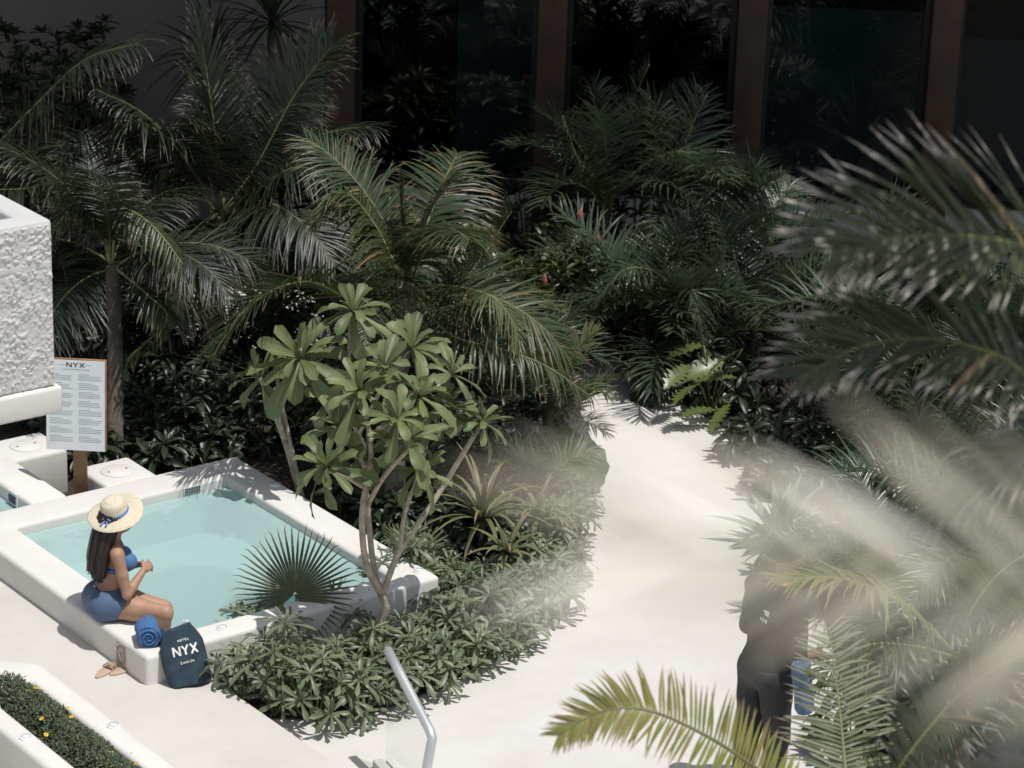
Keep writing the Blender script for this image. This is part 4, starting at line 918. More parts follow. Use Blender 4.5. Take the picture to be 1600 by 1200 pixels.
# ------------------------------------------------------------------ low hedge of glossy shrubs in the island bed
hedge = [(385, 1015, .20, .34, 'dark clump right beside the navy bag'),
    (375, 1075, .2, .46, 'clump at the deck edge, just below the navy bag'),
    (430, 1092, .24, .62, 'long leaved clump at the lowest tip of the bed'),
    (440, 1030, .2, .45, 'clump right under the fan palm leaf'),
    (490, 1105, .22, .5, 'front clump next to the lowest tip, left of the handrail top'),
    (510, 1060, .22, .40, 'clump in mid hedge, second from the fan palm stem'),
    (560, 1098, .2, .42, 'front clump just left of the glass balustrade'),
    (570, 1045, .2, .38, "clump directly above the handrail's upper end, left side"),
    (545, 995, .2, .42, 'clump between the fan palm and the frangipani trunk'),
    (625, 1075, .2, .34, 'front clump behind the glass panel'),
    (640, 1030, .22, .38, 'clump in front of the frangipani trunk foot'),
    (680, 1055, .2, .34, 'front clump just right of the handrail top'),
    (700, 1010, .22, .36, 'clump right of the frangipani trunk foot, one row back'),
    (740, 1035, .2, .32, 'front clump midway along the curved path edge'),
    (765, 985, .2, .36, 'second row clump midway along the curved path edge'),
    (800, 1000, .2, .32, 'front clump where the path edge turns away'),
    (820, 955, .2, .34, 'clump inside the turn of the path edge'),
    (862, 955, .18, .30, "front clump at the right end of the hedge's lower curve"),
    (650, 965, .2, .40, 'clump touching the right corner of the pool coping, front side'),
    (720, 960, .2, .36, "clump between the pool's right corner and the pink strap rosette"),
    (770, 930, .2, .34, 'clump just below the pink strap rosette'),
    (840, 905, .2, .34, 'clump right of the pink strap rosette'),
    (880, 900, .18, .32, 'clump at the outermost bulge of the path edge'),
    (690, 920, .2, .3, "clump touching the pool's right corner from behind"),
    (885, 840, .18, .34, 'clump on the straight path edge, two below the round leaf'),
    (890, 790, .18, .34, 'clump on the path edge right below the round leaf'),
    (640, 935, .16, .5, 'clump on the pool coping side of the frangipani trunk, upright leaves'),
    (590, 945, .14, .45, 'clump leaning on the front pool coping left of the trunk'),
    (800, 870, .2, .3, 'clump between the tan strap plant and the pink strap rosette'),
    (850, 850, .2, .32, 'clump below the drooping bronze strap plant')]
for i, (x, y, w, h, lab) in enumerate(hedge):
    yo = 22 if y > 1040 else 8
    shrub('grey green shrub ' + lab, G(x, y + yo), w * (1.0 + .12 * math.sin(i * 5.1)), h * (.92 + .22 * math.sin(i * 3.7)), SCA[:3] if i % 3 == 0 else SCA[2:], 12, 200 + i, 'glossy shrubs of the low hedge')

# strap-leaved plants
def strap_plant(label, px_, py_, n, L, wd, mat, seed, cat='plant', name='strap_leaf_plant', erect=(1.45, .35), group=None, z0=0.0, droop=1.2, Y=None):
    rr = random.Random(seed); b = G(px_, py_) if Y is None else Vector((P(px_, py_, Y).x, Y, Z_PATH)); t = thing(name, b, label, cat, group)
    for k in range(n):
        f = k / n; el = erect[0] + (erect[1] - erect[0]) * f + rr.uniform(-.15, .15); az = k * 2.39996; mb = MB()
        leaflet(mb, Vector((0, 0, z0)), Vector((math.cos(az) * math.cos(el), math.sin(az) * math.cos(el), math.sin(el))), UP, L * rr.uniform(.75, 1.1), wd, droop * rr.uniform(.5, 1.3), 7, .4)
        link('leaf', mb.mesh('leaf', [mat], True, True), t)
    if z0 > .05:
        mb = MB(); mb.tube([(0, 0, 0), (0, 0, z0)], [.03, .025], 8); link('stem', mb.mesh('stem', [M['palmtrunk']]), t)
    return t
strap_plant('tan and green strap leaved plant right of the long frangipani branch', 752, 872, 30, .62, .040, M['strap'], 300, z0=.30)
strap_plant('drooping bronze tinged strap leaved plant below the young palm seedling', 838, 870, 26, .50, .036, M['strap'], 301, droop=1.8, z0=.28)
strap_plant('pinkish strap leaved rosette in the middle of the low hedge', 790, 925, 20, .36, .042, M['strap'], 302, erect=(1.3, .2), z0=.30)
strap_plant('spiky dark yucca in the right bed below the base wall', 1392, 440, 46, .85, .04, M['darkleaf'], 303, 'yucca', 'yucca', Y=25.0, z0=.5, droop=.5)
strap_plant('spiky dark yucca high at the top left in front of the grey wall', 330, 150, 50, .85, .04, M['darkleaf'], 304, 'yucca', 'yucca', Y=25.6, z0=2.15, droop=.7, erect=(1.4, -.5))
strap_plant('dark yucca head at the top edge left of the first column', 425, 60, 46, .8, .038, M['darkleaf'], 305, 'yucca', 'yucca', Y=25.8, z0=2.45, droop=.7, erect=(1.4, -.6))
strap_plant('pale grey green agave on the right side of the path, veiled by the blurred frond', 1215, 850, 30, .55, .10, M['grey_agave'], 306, 'agave', 'agave', erect=(1.4, .15), droop=.4)
strap_plant('small spiky green tuft right of the navy bag, against the pool wall', 362, 1030, 34, .24, .016, M['coco'], 307, 'plant', 'spiky_plant', droop=.9, erect=(1.4, .2), z0=.12)
strap_plant('spiky green tuft beside the fan palm stem, over the front coping', 520, 985, 30, .26, .02, M['coco'], 308, 'plant', 'spiky_plant', droop=1.0, erect=(1.4, .1), z0=.2)
# big round leaf
rb = G(890, 770); el_ = thing('round_leaf_plant', rb, 'plant with very large round wavy leaves at the path edge', 'plant')
def round_leaf(r, seed):
    rr = random.Random(seed); mb = MB(); n = 30; vs = [Vector((0, 0, 0))]; ts = [0.0]; ws = [0.0]
    for ri, f in enumerate((.35, .7, 1.0)):
        for k in range(n):
            a = 2 * PI * k / n; notch = 1 - .55 * max(0, 1 - abs(((a - PI + PI) % (2 * PI)) - PI) / .25) if False else 1
            rad = r * f * (1 + (.06 * math.sin(k * 2.1) * (f > .9))) * (1 - .12 * math.cos(a) * f)
            z = -.10 * r * f * f + .045 * r * math.sin(k * 1.26 * 2) * (f ** 3)
            vs.append(Vector((math.cos(a) * rad + r * .25, math.sin(a) * rad * .93, z))); ts.append(f * .8); ws.append(.05 if k % 5 == 0 else .5)
    fs = [(0, 1 + k, 1 + (k + 1) % n) for k in range(n)]
    for ri in range(2):
        for k in range(n): fs.append((1 + ri * n + k, 1 + (ri + 1) * n + k, 1 + (ri + 1) * n + (k + 1) % n, 1 + ri * n + (k + 1) % n))
    mb.add(vs, fs, 0, ts, ws); return mb.mesh('leaf', [M['ear']], True, True)
for (px_, py_, Y, r, az, ti, sd) in ((893, 728, rb.y + .1, .26, -.3, 1.05, 1), (862, 765, rb.y + .2, .17, .5, .9, 2), (872, 688, rb.y + .3, .16, -.8, .7, 3)):
    c = P(px_, py_, Y) - rb; o = link('leaf', round_leaf(r, sd), el_); o.matrix_local = Matrix.Translation(c) @ Matrix.Rotation(az, 4, 'Z') @ Matrix.Rotation(ti, 4, 'X')
    mb = MB(); mb.tube([Vector((0, 0, 0)), c * .5 + Vector((0, 0, .05)), c], .008, 6); link('leaf_stalk', mb.mesh('leaf_stalk', [M['stem']]), el_)
# lobed light green leaves
lb = Vector((P(1110, 640, 22.4).x, 22.4, Z_PATH)); ph_ = thing('philodendron', lb, 'light green lobed philodendron at the dark end of the path', 'plant')
LOB = [paddle_mesh('leaf', .5, .34, None, .5, .15, .05, 15, i, .2, lobes=1).mesh('philodendron_leaf', [M['philo']], True, True) for i in range(3)]
rr = random.Random(77)
for (px_, py_) in ((1100, 540), (1130, 565), (1090, 600), (1120, 640), (1150, 590), (1075, 570), (1105, 668), (1160, 545), (1140, 630), (1185, 610)):
    c = P(px_, py_, 22.3 + rr.uniform(-.2, .2)) - lb; o = link('leaf', rr.choice(LOB), ph_); s = rr.uniform(.7, 1)
    o.matrix_local = Matrix.Translation(c) @ Matrix.Rotation(R(200) + rr.uniform(-1.0, 1.0), 4, 'Z') @ Matrix.Rotation(rr.uniform(-.1, .5), 4, 'Y') @ Matrix.Rotation(rr.uniform(-.6, .6), 4, 'X') @ Matrix.Diagonal((s, s, s, 1))
    mb = MB(); mb.tube([Vector((0, 0, .05)), c * .6 + Vector((0, 0, .08)), c], .007, 5); link('leaf_stalk', mb.mesh('leaf_stalk', [M['stem']]), ph_)
# banana-like torn leaf
BAN = paddle_mesh('leaf', .95, .26, None, .7, .35, .1, 10, 5, 1.2).mesh('heliconia_leaf', [M['ginger']], True, True)
hl = thing('heliconia', Vector((P(1215, 480, 23.9).x, 23.9, Z_PATH)), 'heliconia with one tall folded leaf standing among the dark palms', 'plant')
for k in range(6):
    o = link('leaf', BAN, hl); s = rr.uniform(.75, 1.0); o.matrix_local = Matrix.Translation(Vector((0, 0, .35))) @ Matrix.Rotation(k * 1.1 + .5, 4, 'Z') @ Matrix.Diagonal((s, s, s, 1))
mb = MB(); mb.tube([(0, 0, 0), (0, 0, .5)], .03, 8); link('stem', mb.mesh('stem', [M['stem']]), hl)
# ginger thicket with pink cones
FLW = MB()
for k in range(26):
    a = k * 2.4; z = k / 26; r = .028 * math.sin(PI * min(1, z * .8 + .25)); d = Vector((math.cos(a), math.sin(a), 0))
    p = d * r * .4 + Vector((0, 0, z * .13)); s = Vector((-d.y, d.x, 0)) * .012
    FLW.add([p - s, p + s, p + d * r * .9 + Vector((0, 0, .035))], [(0, 1, 2)])
FLW.lathe([(.012, 0), (.02, .05), (.012, .12), (.002, .15)], 8); FLW = FLW.mesh('flower', [M['pink']], False)
for i, (px_, py_, Y, w, h, n, fl_, lab) in enumerate([
    (800, 420, 23.9, .40, .85, 20, [(770, 362), (783, 448)], 'ginger clump with two pink flower cones right of the spear frond'),
    (860, 440, 23.8, .40, .80, 20, [(851, 438), (905, 335)], 'ginger clump with pink cones left of the dark arecas'),
    (730, 370, 24.4, .40, 1.0, 20, [(722, 330)], 'ginger clump in front of the first window sill'),
    (890, 370, 24.6, .40, .95, 20, [(935, 372)], 'ginger clump below the second brown column'),
    (670, 330, 24.7, .40, 1.1, 20, [], 'ginger clump with pale upright leaves behind the spear frond'),
    (590, 330, 24.8, .36, 1.1, 18, [], 'ginger clump beside the first brown column'),
    (950, 420, 24.2, .36, .7, 14, [], 'ginger clump tucked among the areca fronds')]):
    b = Vector((P(px_, py_, Y).x, Y, Z_PATH)); t = shrub(lab, b, w, h, GIN, n + 4, 330 + i, 'ginger clumps along the facade', 1.05, 'ginger_plant', 'plant')
    for (fx, fy) in fl_:
        o = link('flower', FLW, t); o.location = P(fx, fy + 8, Y - w - .08) - b; o.rotation_euler = (rr.uniform(-.2, .2), rr.uniform(-.2, .2), 0); o.scale = (.85, .85, .75)
# dark leafy bush upper left, and understory
big = [(60, 150, 25.2, .75, 2.6, 60, 'tall dense dark bush filling the upper left corner'), (140, 110, 25.8, .6, 2.6, 46, 'dense dark bush right of the corner bush, against the grey wall'), (-30, 80, 25.4, .6, 3.0, 40, 'tall dark bush cut by the left edge'),
       (745, 330, 25.9, .45, 1.15, 16, 'dark bush below the first big window'), (830, 330, 26.0, .4, 1.2, 16, 'dark bush at the foot of the second brown column'), (1000, 340, 26.0, .45, 1.1, 16, 'dark bush below the second big window'), (910, 330, 26.0, .4, 1.05, 14, 'dark bush left of the high areca, under the window')]
for i, (px_, py_, Y, w, h, n, lab) in enumerate(big):
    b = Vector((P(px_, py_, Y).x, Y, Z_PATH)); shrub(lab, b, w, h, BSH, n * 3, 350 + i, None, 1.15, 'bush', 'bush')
und = [(1165, 715, .2, .3, 'low on the right path edge, nearest the lobed leaves'),
    (1205, 770, .2, .32, 'low on the right path edge, just above the agave'),
    (1235, 900, .2, .34, 'low on the right path edge, below the agave'),
    (215, 705, 0.24, 0.5, 'just left of the second skimmer block'),
    (290, 700, 0.28, 0.5, 'closest behind the back pool coping'),
    (345, 690, 0.28, 0.5, 'behind the far pool corner'),
    (400, 700, 0.26, 0.5, 'between the far pool corner and the whitish stems'),
    (310, 655, 0.3, 0.6, 'one row behind the far pool corner'),
    (240, 655, 0.28, 0.6, 'right of the slim palm trunk'),
    (520, 752, 0.24, 0.5, 'at the foot of the whitish frangipani stems'),
    (565, 795, 0.25, 0.45, 'behind the right pool coping, left of the fork'),
    (500, 690, 0.28, 0.6, 'right of the whitish frangipani stems'),
    (640, 720, 0.28, 0.55, 'behind the frangipani fork'),
    (720, 725, 0.26, 0.5, 'behind the long frangipani branch'),
    (780, 765, 0.24, 0.45, 'behind the tan strap plant'),
    (700, 855, 0.22, 0.4, 'under the long frangipani branch'),
    (610, 850, 0.18, 0.36, 'beside the coconut trunk foot'),
    (760, 825, 0.22, 0.36, 'at the foot of the tan strap plant'),
    (105, 695, 0.3, 0.5, 'behind the notice board'),
    (40, 655, 0.3, 0.6, 'under the parapet corner'),
    (825, 705, 0.24, 0.5, 'behind the large round leaf'),
    (1300, 765, 0.3, 0.55, 'right of the agave'),
    (1400, 725, 0.32, 0.6, 'in the right bed, below the second arched frond'),
    (1500, 785, 0.34, 0.6, 'in the right bed near the edge'),
    (1350, 955, 0.3, 0.5, "behind the man's shoulder"),
    (1450, 945, 0.34, 0.6, 'right of the man, middle of the bed'),
    (1560, 965, 0.34, 0.6, 'right of the man, at the picture edge'),
    (1400, 1085, 0.3, 0.5, "right of the man's towel"),
    (1500, 1105, 0.34, 0.6, 'lower right, second from the edge'),
    (1590, 1155, 0.34, 0.6, 'in the lower right corner'),
    (1330, 1180, 0.26, 0.45, "beside the man's legs"),
    (1250, 725, 0.26, 0.5, 'at the path edge behind the agave'),
    (1010, 612, 0.26, 0.5, 'closing the far end of the path'),
    (1090, 622, 0.28, 0.5, 'left of the lobed leaves'),
    (1165, 642, 0.28, 0.5, 'right of the lobed leaves'),
    (1230, 565, 0.34, 0.6, 'under the heliconia'),
    (1330, 505, 0.34, 0.6, 'below the pale base wall'),
    (1480, 485, 0.34, 0.7, 'right of the yucca'),
    (1580, 465, 0.34, 0.7, 'below the big arched frond, far right'),
    (990, 545, 0.3, 0.5, 'under the big areca at the path end'),
    (1100, 525, 0.34, 0.55, 'in the middle of the areca thicket'),
    (900, 545, 0.3, 0.5, 'below the ginger cones'),
    (820, 535, 0.32, 0.5, 'left below the ginger cones'),
    (260, 735, 0.2, 0.3, 'low against the back coping, right of the skimmer block'),
    (340, 722, 0.2, 0.3, 'low at the far pool corner'),
    (150, 735, 0.2, 0.32, 'between sign post and skimmer block'),
    (560, 560, 0.3, 0.6, 'deep behind the frangipani crown'),
    (420, 590, 0.3, 0.6, 'deep behind the left frangipani leaves'),
    (300, 585, 0.32, 0.6, 'deep behind the pool, near the sunny gap'),
    (180, 600, 0.32, 0.6, 'deep behind the slim palm trunk'),
    (660, 610, 0.3, 0.55, 'deep behind the coconut trunk')]
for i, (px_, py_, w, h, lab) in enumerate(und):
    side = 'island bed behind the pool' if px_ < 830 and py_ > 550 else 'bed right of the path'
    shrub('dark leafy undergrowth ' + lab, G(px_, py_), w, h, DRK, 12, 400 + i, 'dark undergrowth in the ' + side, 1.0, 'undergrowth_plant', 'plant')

# ------------------------------------------------------------------ foreground palms on the right
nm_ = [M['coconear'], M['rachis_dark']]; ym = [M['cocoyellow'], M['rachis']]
# tall palm whose crown hangs at mid distance beyond the right edge
cN = P(1780, 560, 9.2); fpalm = thing('palm', Vector((cN.x + .25, cN.y + .1, Z_PATH)), 'tall palm with two big arched fronds reaching in at the upper right edge', 'palm tree')
link('trunk', trunk_mesh(cN - fpalm.location, .13, .09, seed=9), fpalm)
key_frond(fpalm, [cN, P(1680, 420, 9.0), P(1600, 385, 8.8), P(1500, 368, 8.75), P(1400, 372, 8.7), P(1310, 395, 8.65)], nm_, L=.56, wd=.026, pairs=50, start=.1, sweep0=.75, sweep1=1.05, vee=.1, droop=.12, seed=501, roll=-.85, jit=.06, side_bias=(.7, 1.05))
key_frond(fpalm, [cN, P(1640, 600, 9.0), P(1560, 555, 8.9), P(1460, 530, 8.85), P(1350, 540, 8.8), P(1250, 590, 8.75)], nm_, L=.46, wd=.026, pairs=50, start=.1, sweep0=.75, sweep1=1.0, vee=.1, droop=.15, seed=502, roll=-.85, jit=.08, side_bias=(.7, 1.0))
key_frond(fpalm, [cN, P(1700, 660, 9.1), P(1600, 700, 9.1), P(1480, 790, 9.1)], nm_, L=.45, wd=.032, pairs=40, start=.1, vee=.2, droop=.6, seed=503)
key_frond(fpalm, [cN, P(1780, -180, 8.9), P(1660, -390, 8.7), P(1510, -480, 8.5), P(1340, -460, 8.3)], nm_, L=.6, wd=.034, pairs=54, start=.1, vee=.1, droop=.3, seed=505)  # this and the next two: unseen fronds added to shade those below
key_frond(fpalm, [cN, P(1860, -210, 8.7), P(1760, -420, 8.4), P(1640, -500, 8.2), P(1480, -490, 8.0)], nm_, L=.6, wd=.034, pairs=54, start=.1, vee=.1, droop=.3, seed=506)
key_frond(fpalm, [cN, P(1880, -130, 9.1), P(1820, -350, 9.2), P(1700, -450, 9.1), P(1560, -440, 9.0)], nm_, L=.6, wd=.034, pairs=54, start=.1, vee=.1, droop=.3, seed=507)
key_frond(fpalm, [cN, P(1900, 400, 9.6), P(2050, 380, 9.9)], nm_, L=.5, wd=.032, pairs=40, start=.1, vee=.2, droop=.6, seed=504)
# palm right beside the camera: its frond tip hangs across the lens axis, far out of focus
cV = Vector((1.15, 1.95, 7.55)); vp = thing('palm', Vector((1.35, 2.05, Z_PATH)), 'very near palm whose blurred pale frond streaks veil the lower right', 'palm tree')
link('trunk', trunk_mesh(cV - vp.location, .15, .10, seed=10), vp)
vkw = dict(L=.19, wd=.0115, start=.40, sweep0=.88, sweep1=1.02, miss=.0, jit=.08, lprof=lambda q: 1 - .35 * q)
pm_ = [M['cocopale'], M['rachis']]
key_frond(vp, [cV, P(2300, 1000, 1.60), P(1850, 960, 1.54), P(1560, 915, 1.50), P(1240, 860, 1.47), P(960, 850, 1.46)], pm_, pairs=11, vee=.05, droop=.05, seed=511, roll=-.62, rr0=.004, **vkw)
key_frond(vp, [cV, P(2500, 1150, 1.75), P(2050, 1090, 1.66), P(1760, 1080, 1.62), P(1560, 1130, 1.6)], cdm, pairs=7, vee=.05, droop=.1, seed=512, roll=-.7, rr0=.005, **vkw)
key_frond(vp, [cV, Vector((1.8, 3.3, 7.6)), Vector((2.1, 3.9, 7.2))], nm_, pairs=24, vee=.2, droop=.4, seed=513, **vkw)
# lower palm at the bottom right
cL = P(1340, 1330, 11.3); lp = thing('palm', Vector((cL.x + .1, cL.y, Z_PATH)), 'low palm with a yellow green arched frond crossing the bottom edge', 'palm tree')
link('trunk', trunk_mesh(cL - lp.location, .12, .09, seed=11), lp)
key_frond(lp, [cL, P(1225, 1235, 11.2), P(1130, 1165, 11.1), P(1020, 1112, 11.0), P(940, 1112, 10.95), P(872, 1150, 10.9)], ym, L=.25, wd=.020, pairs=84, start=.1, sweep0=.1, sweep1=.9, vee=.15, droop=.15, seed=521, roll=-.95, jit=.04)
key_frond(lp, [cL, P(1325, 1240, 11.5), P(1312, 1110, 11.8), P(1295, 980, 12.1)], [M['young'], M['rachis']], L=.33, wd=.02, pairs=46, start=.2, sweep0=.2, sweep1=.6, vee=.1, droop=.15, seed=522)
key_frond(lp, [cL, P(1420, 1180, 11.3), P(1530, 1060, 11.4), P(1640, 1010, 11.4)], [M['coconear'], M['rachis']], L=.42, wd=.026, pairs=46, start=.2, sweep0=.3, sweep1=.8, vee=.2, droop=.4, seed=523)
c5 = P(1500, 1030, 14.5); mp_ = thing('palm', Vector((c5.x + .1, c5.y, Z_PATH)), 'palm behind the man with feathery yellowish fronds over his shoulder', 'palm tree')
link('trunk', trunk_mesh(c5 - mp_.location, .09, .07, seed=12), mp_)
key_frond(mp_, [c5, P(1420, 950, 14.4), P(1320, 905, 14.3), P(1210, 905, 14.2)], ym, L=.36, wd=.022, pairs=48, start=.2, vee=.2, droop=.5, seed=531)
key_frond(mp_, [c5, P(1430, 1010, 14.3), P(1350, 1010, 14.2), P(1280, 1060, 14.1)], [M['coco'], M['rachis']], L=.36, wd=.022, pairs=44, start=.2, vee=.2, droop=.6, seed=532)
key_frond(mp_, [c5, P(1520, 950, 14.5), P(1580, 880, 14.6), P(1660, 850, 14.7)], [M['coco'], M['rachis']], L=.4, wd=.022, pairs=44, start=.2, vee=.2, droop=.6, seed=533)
key_frond(mp_, [c5, P(1480, 1100, 14.3), P(1430, 1170, 14.1)], [M['coco'], M['rachis']], L=.36, wd=.022, pairs=40, start=.2, vee=.2, droop=.6, seed=534)

# ------------------------------------------------------------------ bodies grown from a distance field
class SDF:
    def __init__(s, lo, hi, h):
        s.lo = np.array(lo, float); s.h = h; n = np.ceil((np.array(hi) - s.lo) / h).astype(int) + 1
        ax = [s.lo[i] + h * np.arange(n[i]) for i in range(3)]
        s.X, s.Y, s.Z = np.meshgrid(*ax, indexing='ij', sparse=False); s.X = s.X.astype(np.float32); s.Y = s.Y.astype(np.float32); s.Z = s.Z.astype(np.float32)
    def cone(s, a, b, ra, rb):
        a = np.array(a, float); b = np.array(b, float); d = b - a; L2 = max(d @ d, 1e-9)
        t = np.clip(((s.X - a[0]) * d[0] + (s.Y - a[1]) * d[1] + (s.Z - a[2]) * d[2]) / L2, 0, 1)
        return np.sqrt((s.X - a[0] - t * d[0]) ** 2 + (s.Y - a[1] - t * d[1]) ** 2 + (s.Z - a[2] - t * d[2]) ** 2) - (ra + (rb - ra) * t)
    def ell(s, c, r, rot=None):
        x, y, z = s.X - c[0], s.Y - c[1], s.Z - c[2]
        if rot is not None: 
            m = np.array(rot.transposed()); x, y, z = m[0, 0] * x + m[0, 1] * y + m[0, 2] * z, m[1, 0] * x + m[1, 1] * y + m[1, 2] * z, m[2, 0] * x + m[2, 1] * y + m[2, 2] * z
        k = np.sqrt((x / r[0]) ** 2 + (y / r[1]) ** 2 + (z / r[2]) ** 2)
        k2 = np.sqrt((x / r[0] ** 2) ** 2 + (y / r[1] ** 2) ** 2 + (z / r[2] ** 2) ** 2) + 1e-9
        return k * (k - 1) / k2
    def mesh(s, f, name, mats):
        f = f.astype(np.float32); sg = f < 0; h = s.h
        nx, ny, nz = f.shape; acc = np.zeros((nx - 1, ny - 1, nz - 1, 3), np.float32); cnt = np.zeros((nx - 1, ny - 1, nz - 1), np.float32)
        offs = [(i, j, k) for i in (0, 1) for j in (0, 1) for k in (0, 1)]
        def sl(o): return (slice(o[0], nx - 1 + o[0]), slice(o[1], ny - 1 + o[1]), slice(o[2], nz - 1 + o[2]))
        for a in offs:
            for ax in range(3):
                if a[ax]: continue
                b = list(a); b[ax] = 1; b = tuple(b)
                fa, fb_ = f[sl(a)], f[sl(b)]; c = (fa < 0) != (fb_ < 0)
                t = np.where(c, fa / np.where(c, fa - fb_, 1), 0)
                for q in range(3): acc[..., q] += np.where(c, a[q] + (t if q == ax else 0), 0)
                cnt += c
        idx = np.full(cnt.shape, -1, np.int64); msk = cnt > 0; ijk = np.argwhere(msk); idx[msk] = np.arange(len(ijk))
        vs = s.lo + h * (ijk + acc[msk] / cnt[msk][:, None])
        quads = []
        for ax in range(3):
            o1, o2 = (ax + 1) % 3, (ax + 2) % 3
            a = [slice(None)] * 3; b = [slice(None)] * 3; a[ax] = slice(0, -1); b[ax] = slice(1, None)
            c = sg[tuple(a)] != sg[tuple(b)]; e = np.argwhere(c)
            e = e[(e[:, o1] > 0) & (e[:, o2] > 0) & (e[:, o1] < f.shape[o1] - 1) & (e[:, o2] < f.shape[o2] - 1)]
            if not len(e): continue
            def g(d1, d2):
                q = e.copy(); q[:, o1] -= d1; q[:, o2] -= d2; return idx[q[:, 0], q[:, 1], q[:, 2]]
            qd = np.stack([g(1, 1), g(0, 1), g(0, 0), g(1, 0)], 1); fl_ = sg[e[:, 0], e[:, 1], e[:, 2]]
            qd[~fl_] = qd[~fl_][:, ::-1]; quads.append(qd)
        quads = np.concatenate(quads); quads = quads[(quads >= 0).all(1)]
        me = bpy.data.meshes.new(name); me.from_pydata(vs.tolist(), [], quads.tolist())
        for m in mats: me.materials.append(m)
        me.polygons.foreach_set('use_smooth', [True] * len(me.polygons)); me.update()
        bm = bmesh.new(); bm.from_mesh(me); bmesh.ops.smooth_vert(bm, verts=bm.verts[:], factor=.5, use_axis_x=True, use_axis_y=True, use_axis_z=True); bm.to_mesh(me); bm.free()
        return me
def smin(a, b, k):
    h = np.clip(.5 + .5 * (b - a) / k, 0, 1); return b + (a - b) * h - k * h * (1 - h)
def chain(S, pts, rs, k=.02):
    f = None
    for i in range(len(pts) - 1):
        c = S.cone(pts[i], pts[i + 1], rs[i], rs[i + 1]); f = c if f is None else smin(f, c, k)
    return f
def hand(S, wrist, fwd, palm_n, thumb_side, scale=1.0, curl=.5):
    """palm, four bent fingers of unequal length, thumb off the side of the palm"""
    w = Vector(wrist); f = Vector(fwd).normalized(); n = Vector(palm_n); n = (n - f * n.dot(f)).normalized(); s = f.cross(n).normalized() * thumb_side
    pc = w + f * .045 * scale; rot = Matrix((f, s, n)).transposed()
    d = S.ell(pc, (.052 * scale, .038 * scale, .016 * scale), rot)
    for i, (off, L) in enumerate(((.028, .070), (.010, .078), (-.009, .072), (-.027, .056))):
        p0 = w + f * .070 * scale + s * off * scale; L *= scale; f1 = (f * math.cos(curl * .5) + n * math.sin(curl * .5)); f2 = (f * math.cos(curl * 1.2) + n * math.sin(curl * 1.2)); f3 = f * math.cos(curl * 1.9) + n * math.sin(curl * 1.9)
        p1 = p0 + f1 * L * .45; p2 = p1 + f2 * L * .32; p3 = p2 + f3 * L * .23
        d = smin(d, chain(S, [p0, p1, p2, p3], [.0088, .0082, .0075, .0065], .004), .006)
    t0 = w + f * .025 * scale + s * .028 * scale; t1 = t0 + (f * .6 + s * .7 + n * .25).normalized() * .034 * scale; t2 = t1 + (f * .9 + s * .1 + n * .4).normalized() * .030 * scale
    return smin(d, chain(S, [t0, t1, t2], [.0115, .0095, .0075], .005), .008)

# ------------------------------------------------------------------ the woman on the pool edge
seat = G(178, 957, Z_COP); face_az = R(24)
wom = thing('person', seat, 'woman in blue bikini and wide straw hat sitting on the pool edge, legs in water', 'person', rz=face_az)
S = SDF((-.26, -.48, -.56), (.56, .34, .86), .0064)
LEAN = .02
torso = S.ell((-.035, 0, .115), (.125, .170, .115))
torso = smin(torso, S.ell((-.085, -.078, .095), (.105, .098, .105)), .05); torso = smin(torso, S.ell((-.085, .078, .095), (.105, .098, .105)), .05)
torso = smin(torso, S.ell((-.005, 0, .26), (.080, .112, .11)), .06)
torso = smin(torso, S.ell((.005, 0, .395), (.088, .132, .125)), .06)
torso = smin(torso, S.cone((-.01, -.05, .50), (-.012, -.145, .487), .052, .047), .04); torso = smin(torso, S.cone((-.01, .05, .50), (-.012, .145, .487), .052, .047), .04)
for sy in (-1, 1): torso = smin(torso, S.ell((.085, .062 * sy, .385), (.058, .056, .056)), .03)
neck = S.cone((0, 0, .50), (.022, 0, .62), .050, .043)
head = S.ell((.035, 0, .685), (.092, .074, .112)); head = smin(head, S.ell((.085, 0, .635), (.045, .045, .05)), .03)
head = smin(head, S.cone((.122, 0, .69), (.142, 0, .668), .009, .012), .012)             # nose
head = smin(head, S.ell((.122, 0, .638), (.014, .024, .008)), .008)                      # lips
for sy in (-1, 1):
    head = smin(head, S.ell((.03, .076 * sy, .68), (.022, .010, .030)), .008)
    head = np.maximum(head, -S.ell((.128, .032 * sy, .70), (.012, .016, .009)))          # eye sockets
up_ = smin(torso, neck, .035); up_ = smin(up_, head, .02)
sh = {-1: (-.012, -.155, .485), 1: (-.012, .155, .485)}
elb = {-1: (.035, -.205, .215), 1: (.05, .20, .225)}; wr = {-1: (.185, -.085, .318), 1: (.19, .06, .30)}
arms = None
for sy in (-1, 1):
    a = chain(S, [sh[sy], tuple(np.array(sh[sy]) * .5 + np.array(elb[sy]) * .5), elb[sy]], [.045, .038, .033], .02)
    e, w_ = np.array(elb[sy]), np.array(wr[sy]); a = smin(a, chain(S, [elb[sy], tuple(e * .7 + w_ * .3), wr[sy]], [.033, .034, .022], .02), .015)
    d = Vector(w_ - e); a = smin(a, hand(S, wr[sy], d.normalized() * .8 + Vector((.3, -.25 * sy, -.15)), (0, -sy * .9, -.5), -sy, .92, .65), .012)
    arms = a if arms is None else np.minimum(arms, a)
up_ = smin(up_, arms, .014)
def wl(x, y, z):                                          # offset in world directions -> her own frame
    c, s_ = math.cos(face_az), math.sin(face_az); return (c * x + s_ * y, -s_ * x + c * y, z)
hip = {-1: (-.02, -.088, .092), 1: (-.02, .088, .092)}; kn = {-1: wl(.365, -.165, .085), 1: wl(.33, .06, .015)}; an = {-1: wl(.32, -.05, -.33), 1: wl(.32, .10, -.38)}
legs = None; thighs = None
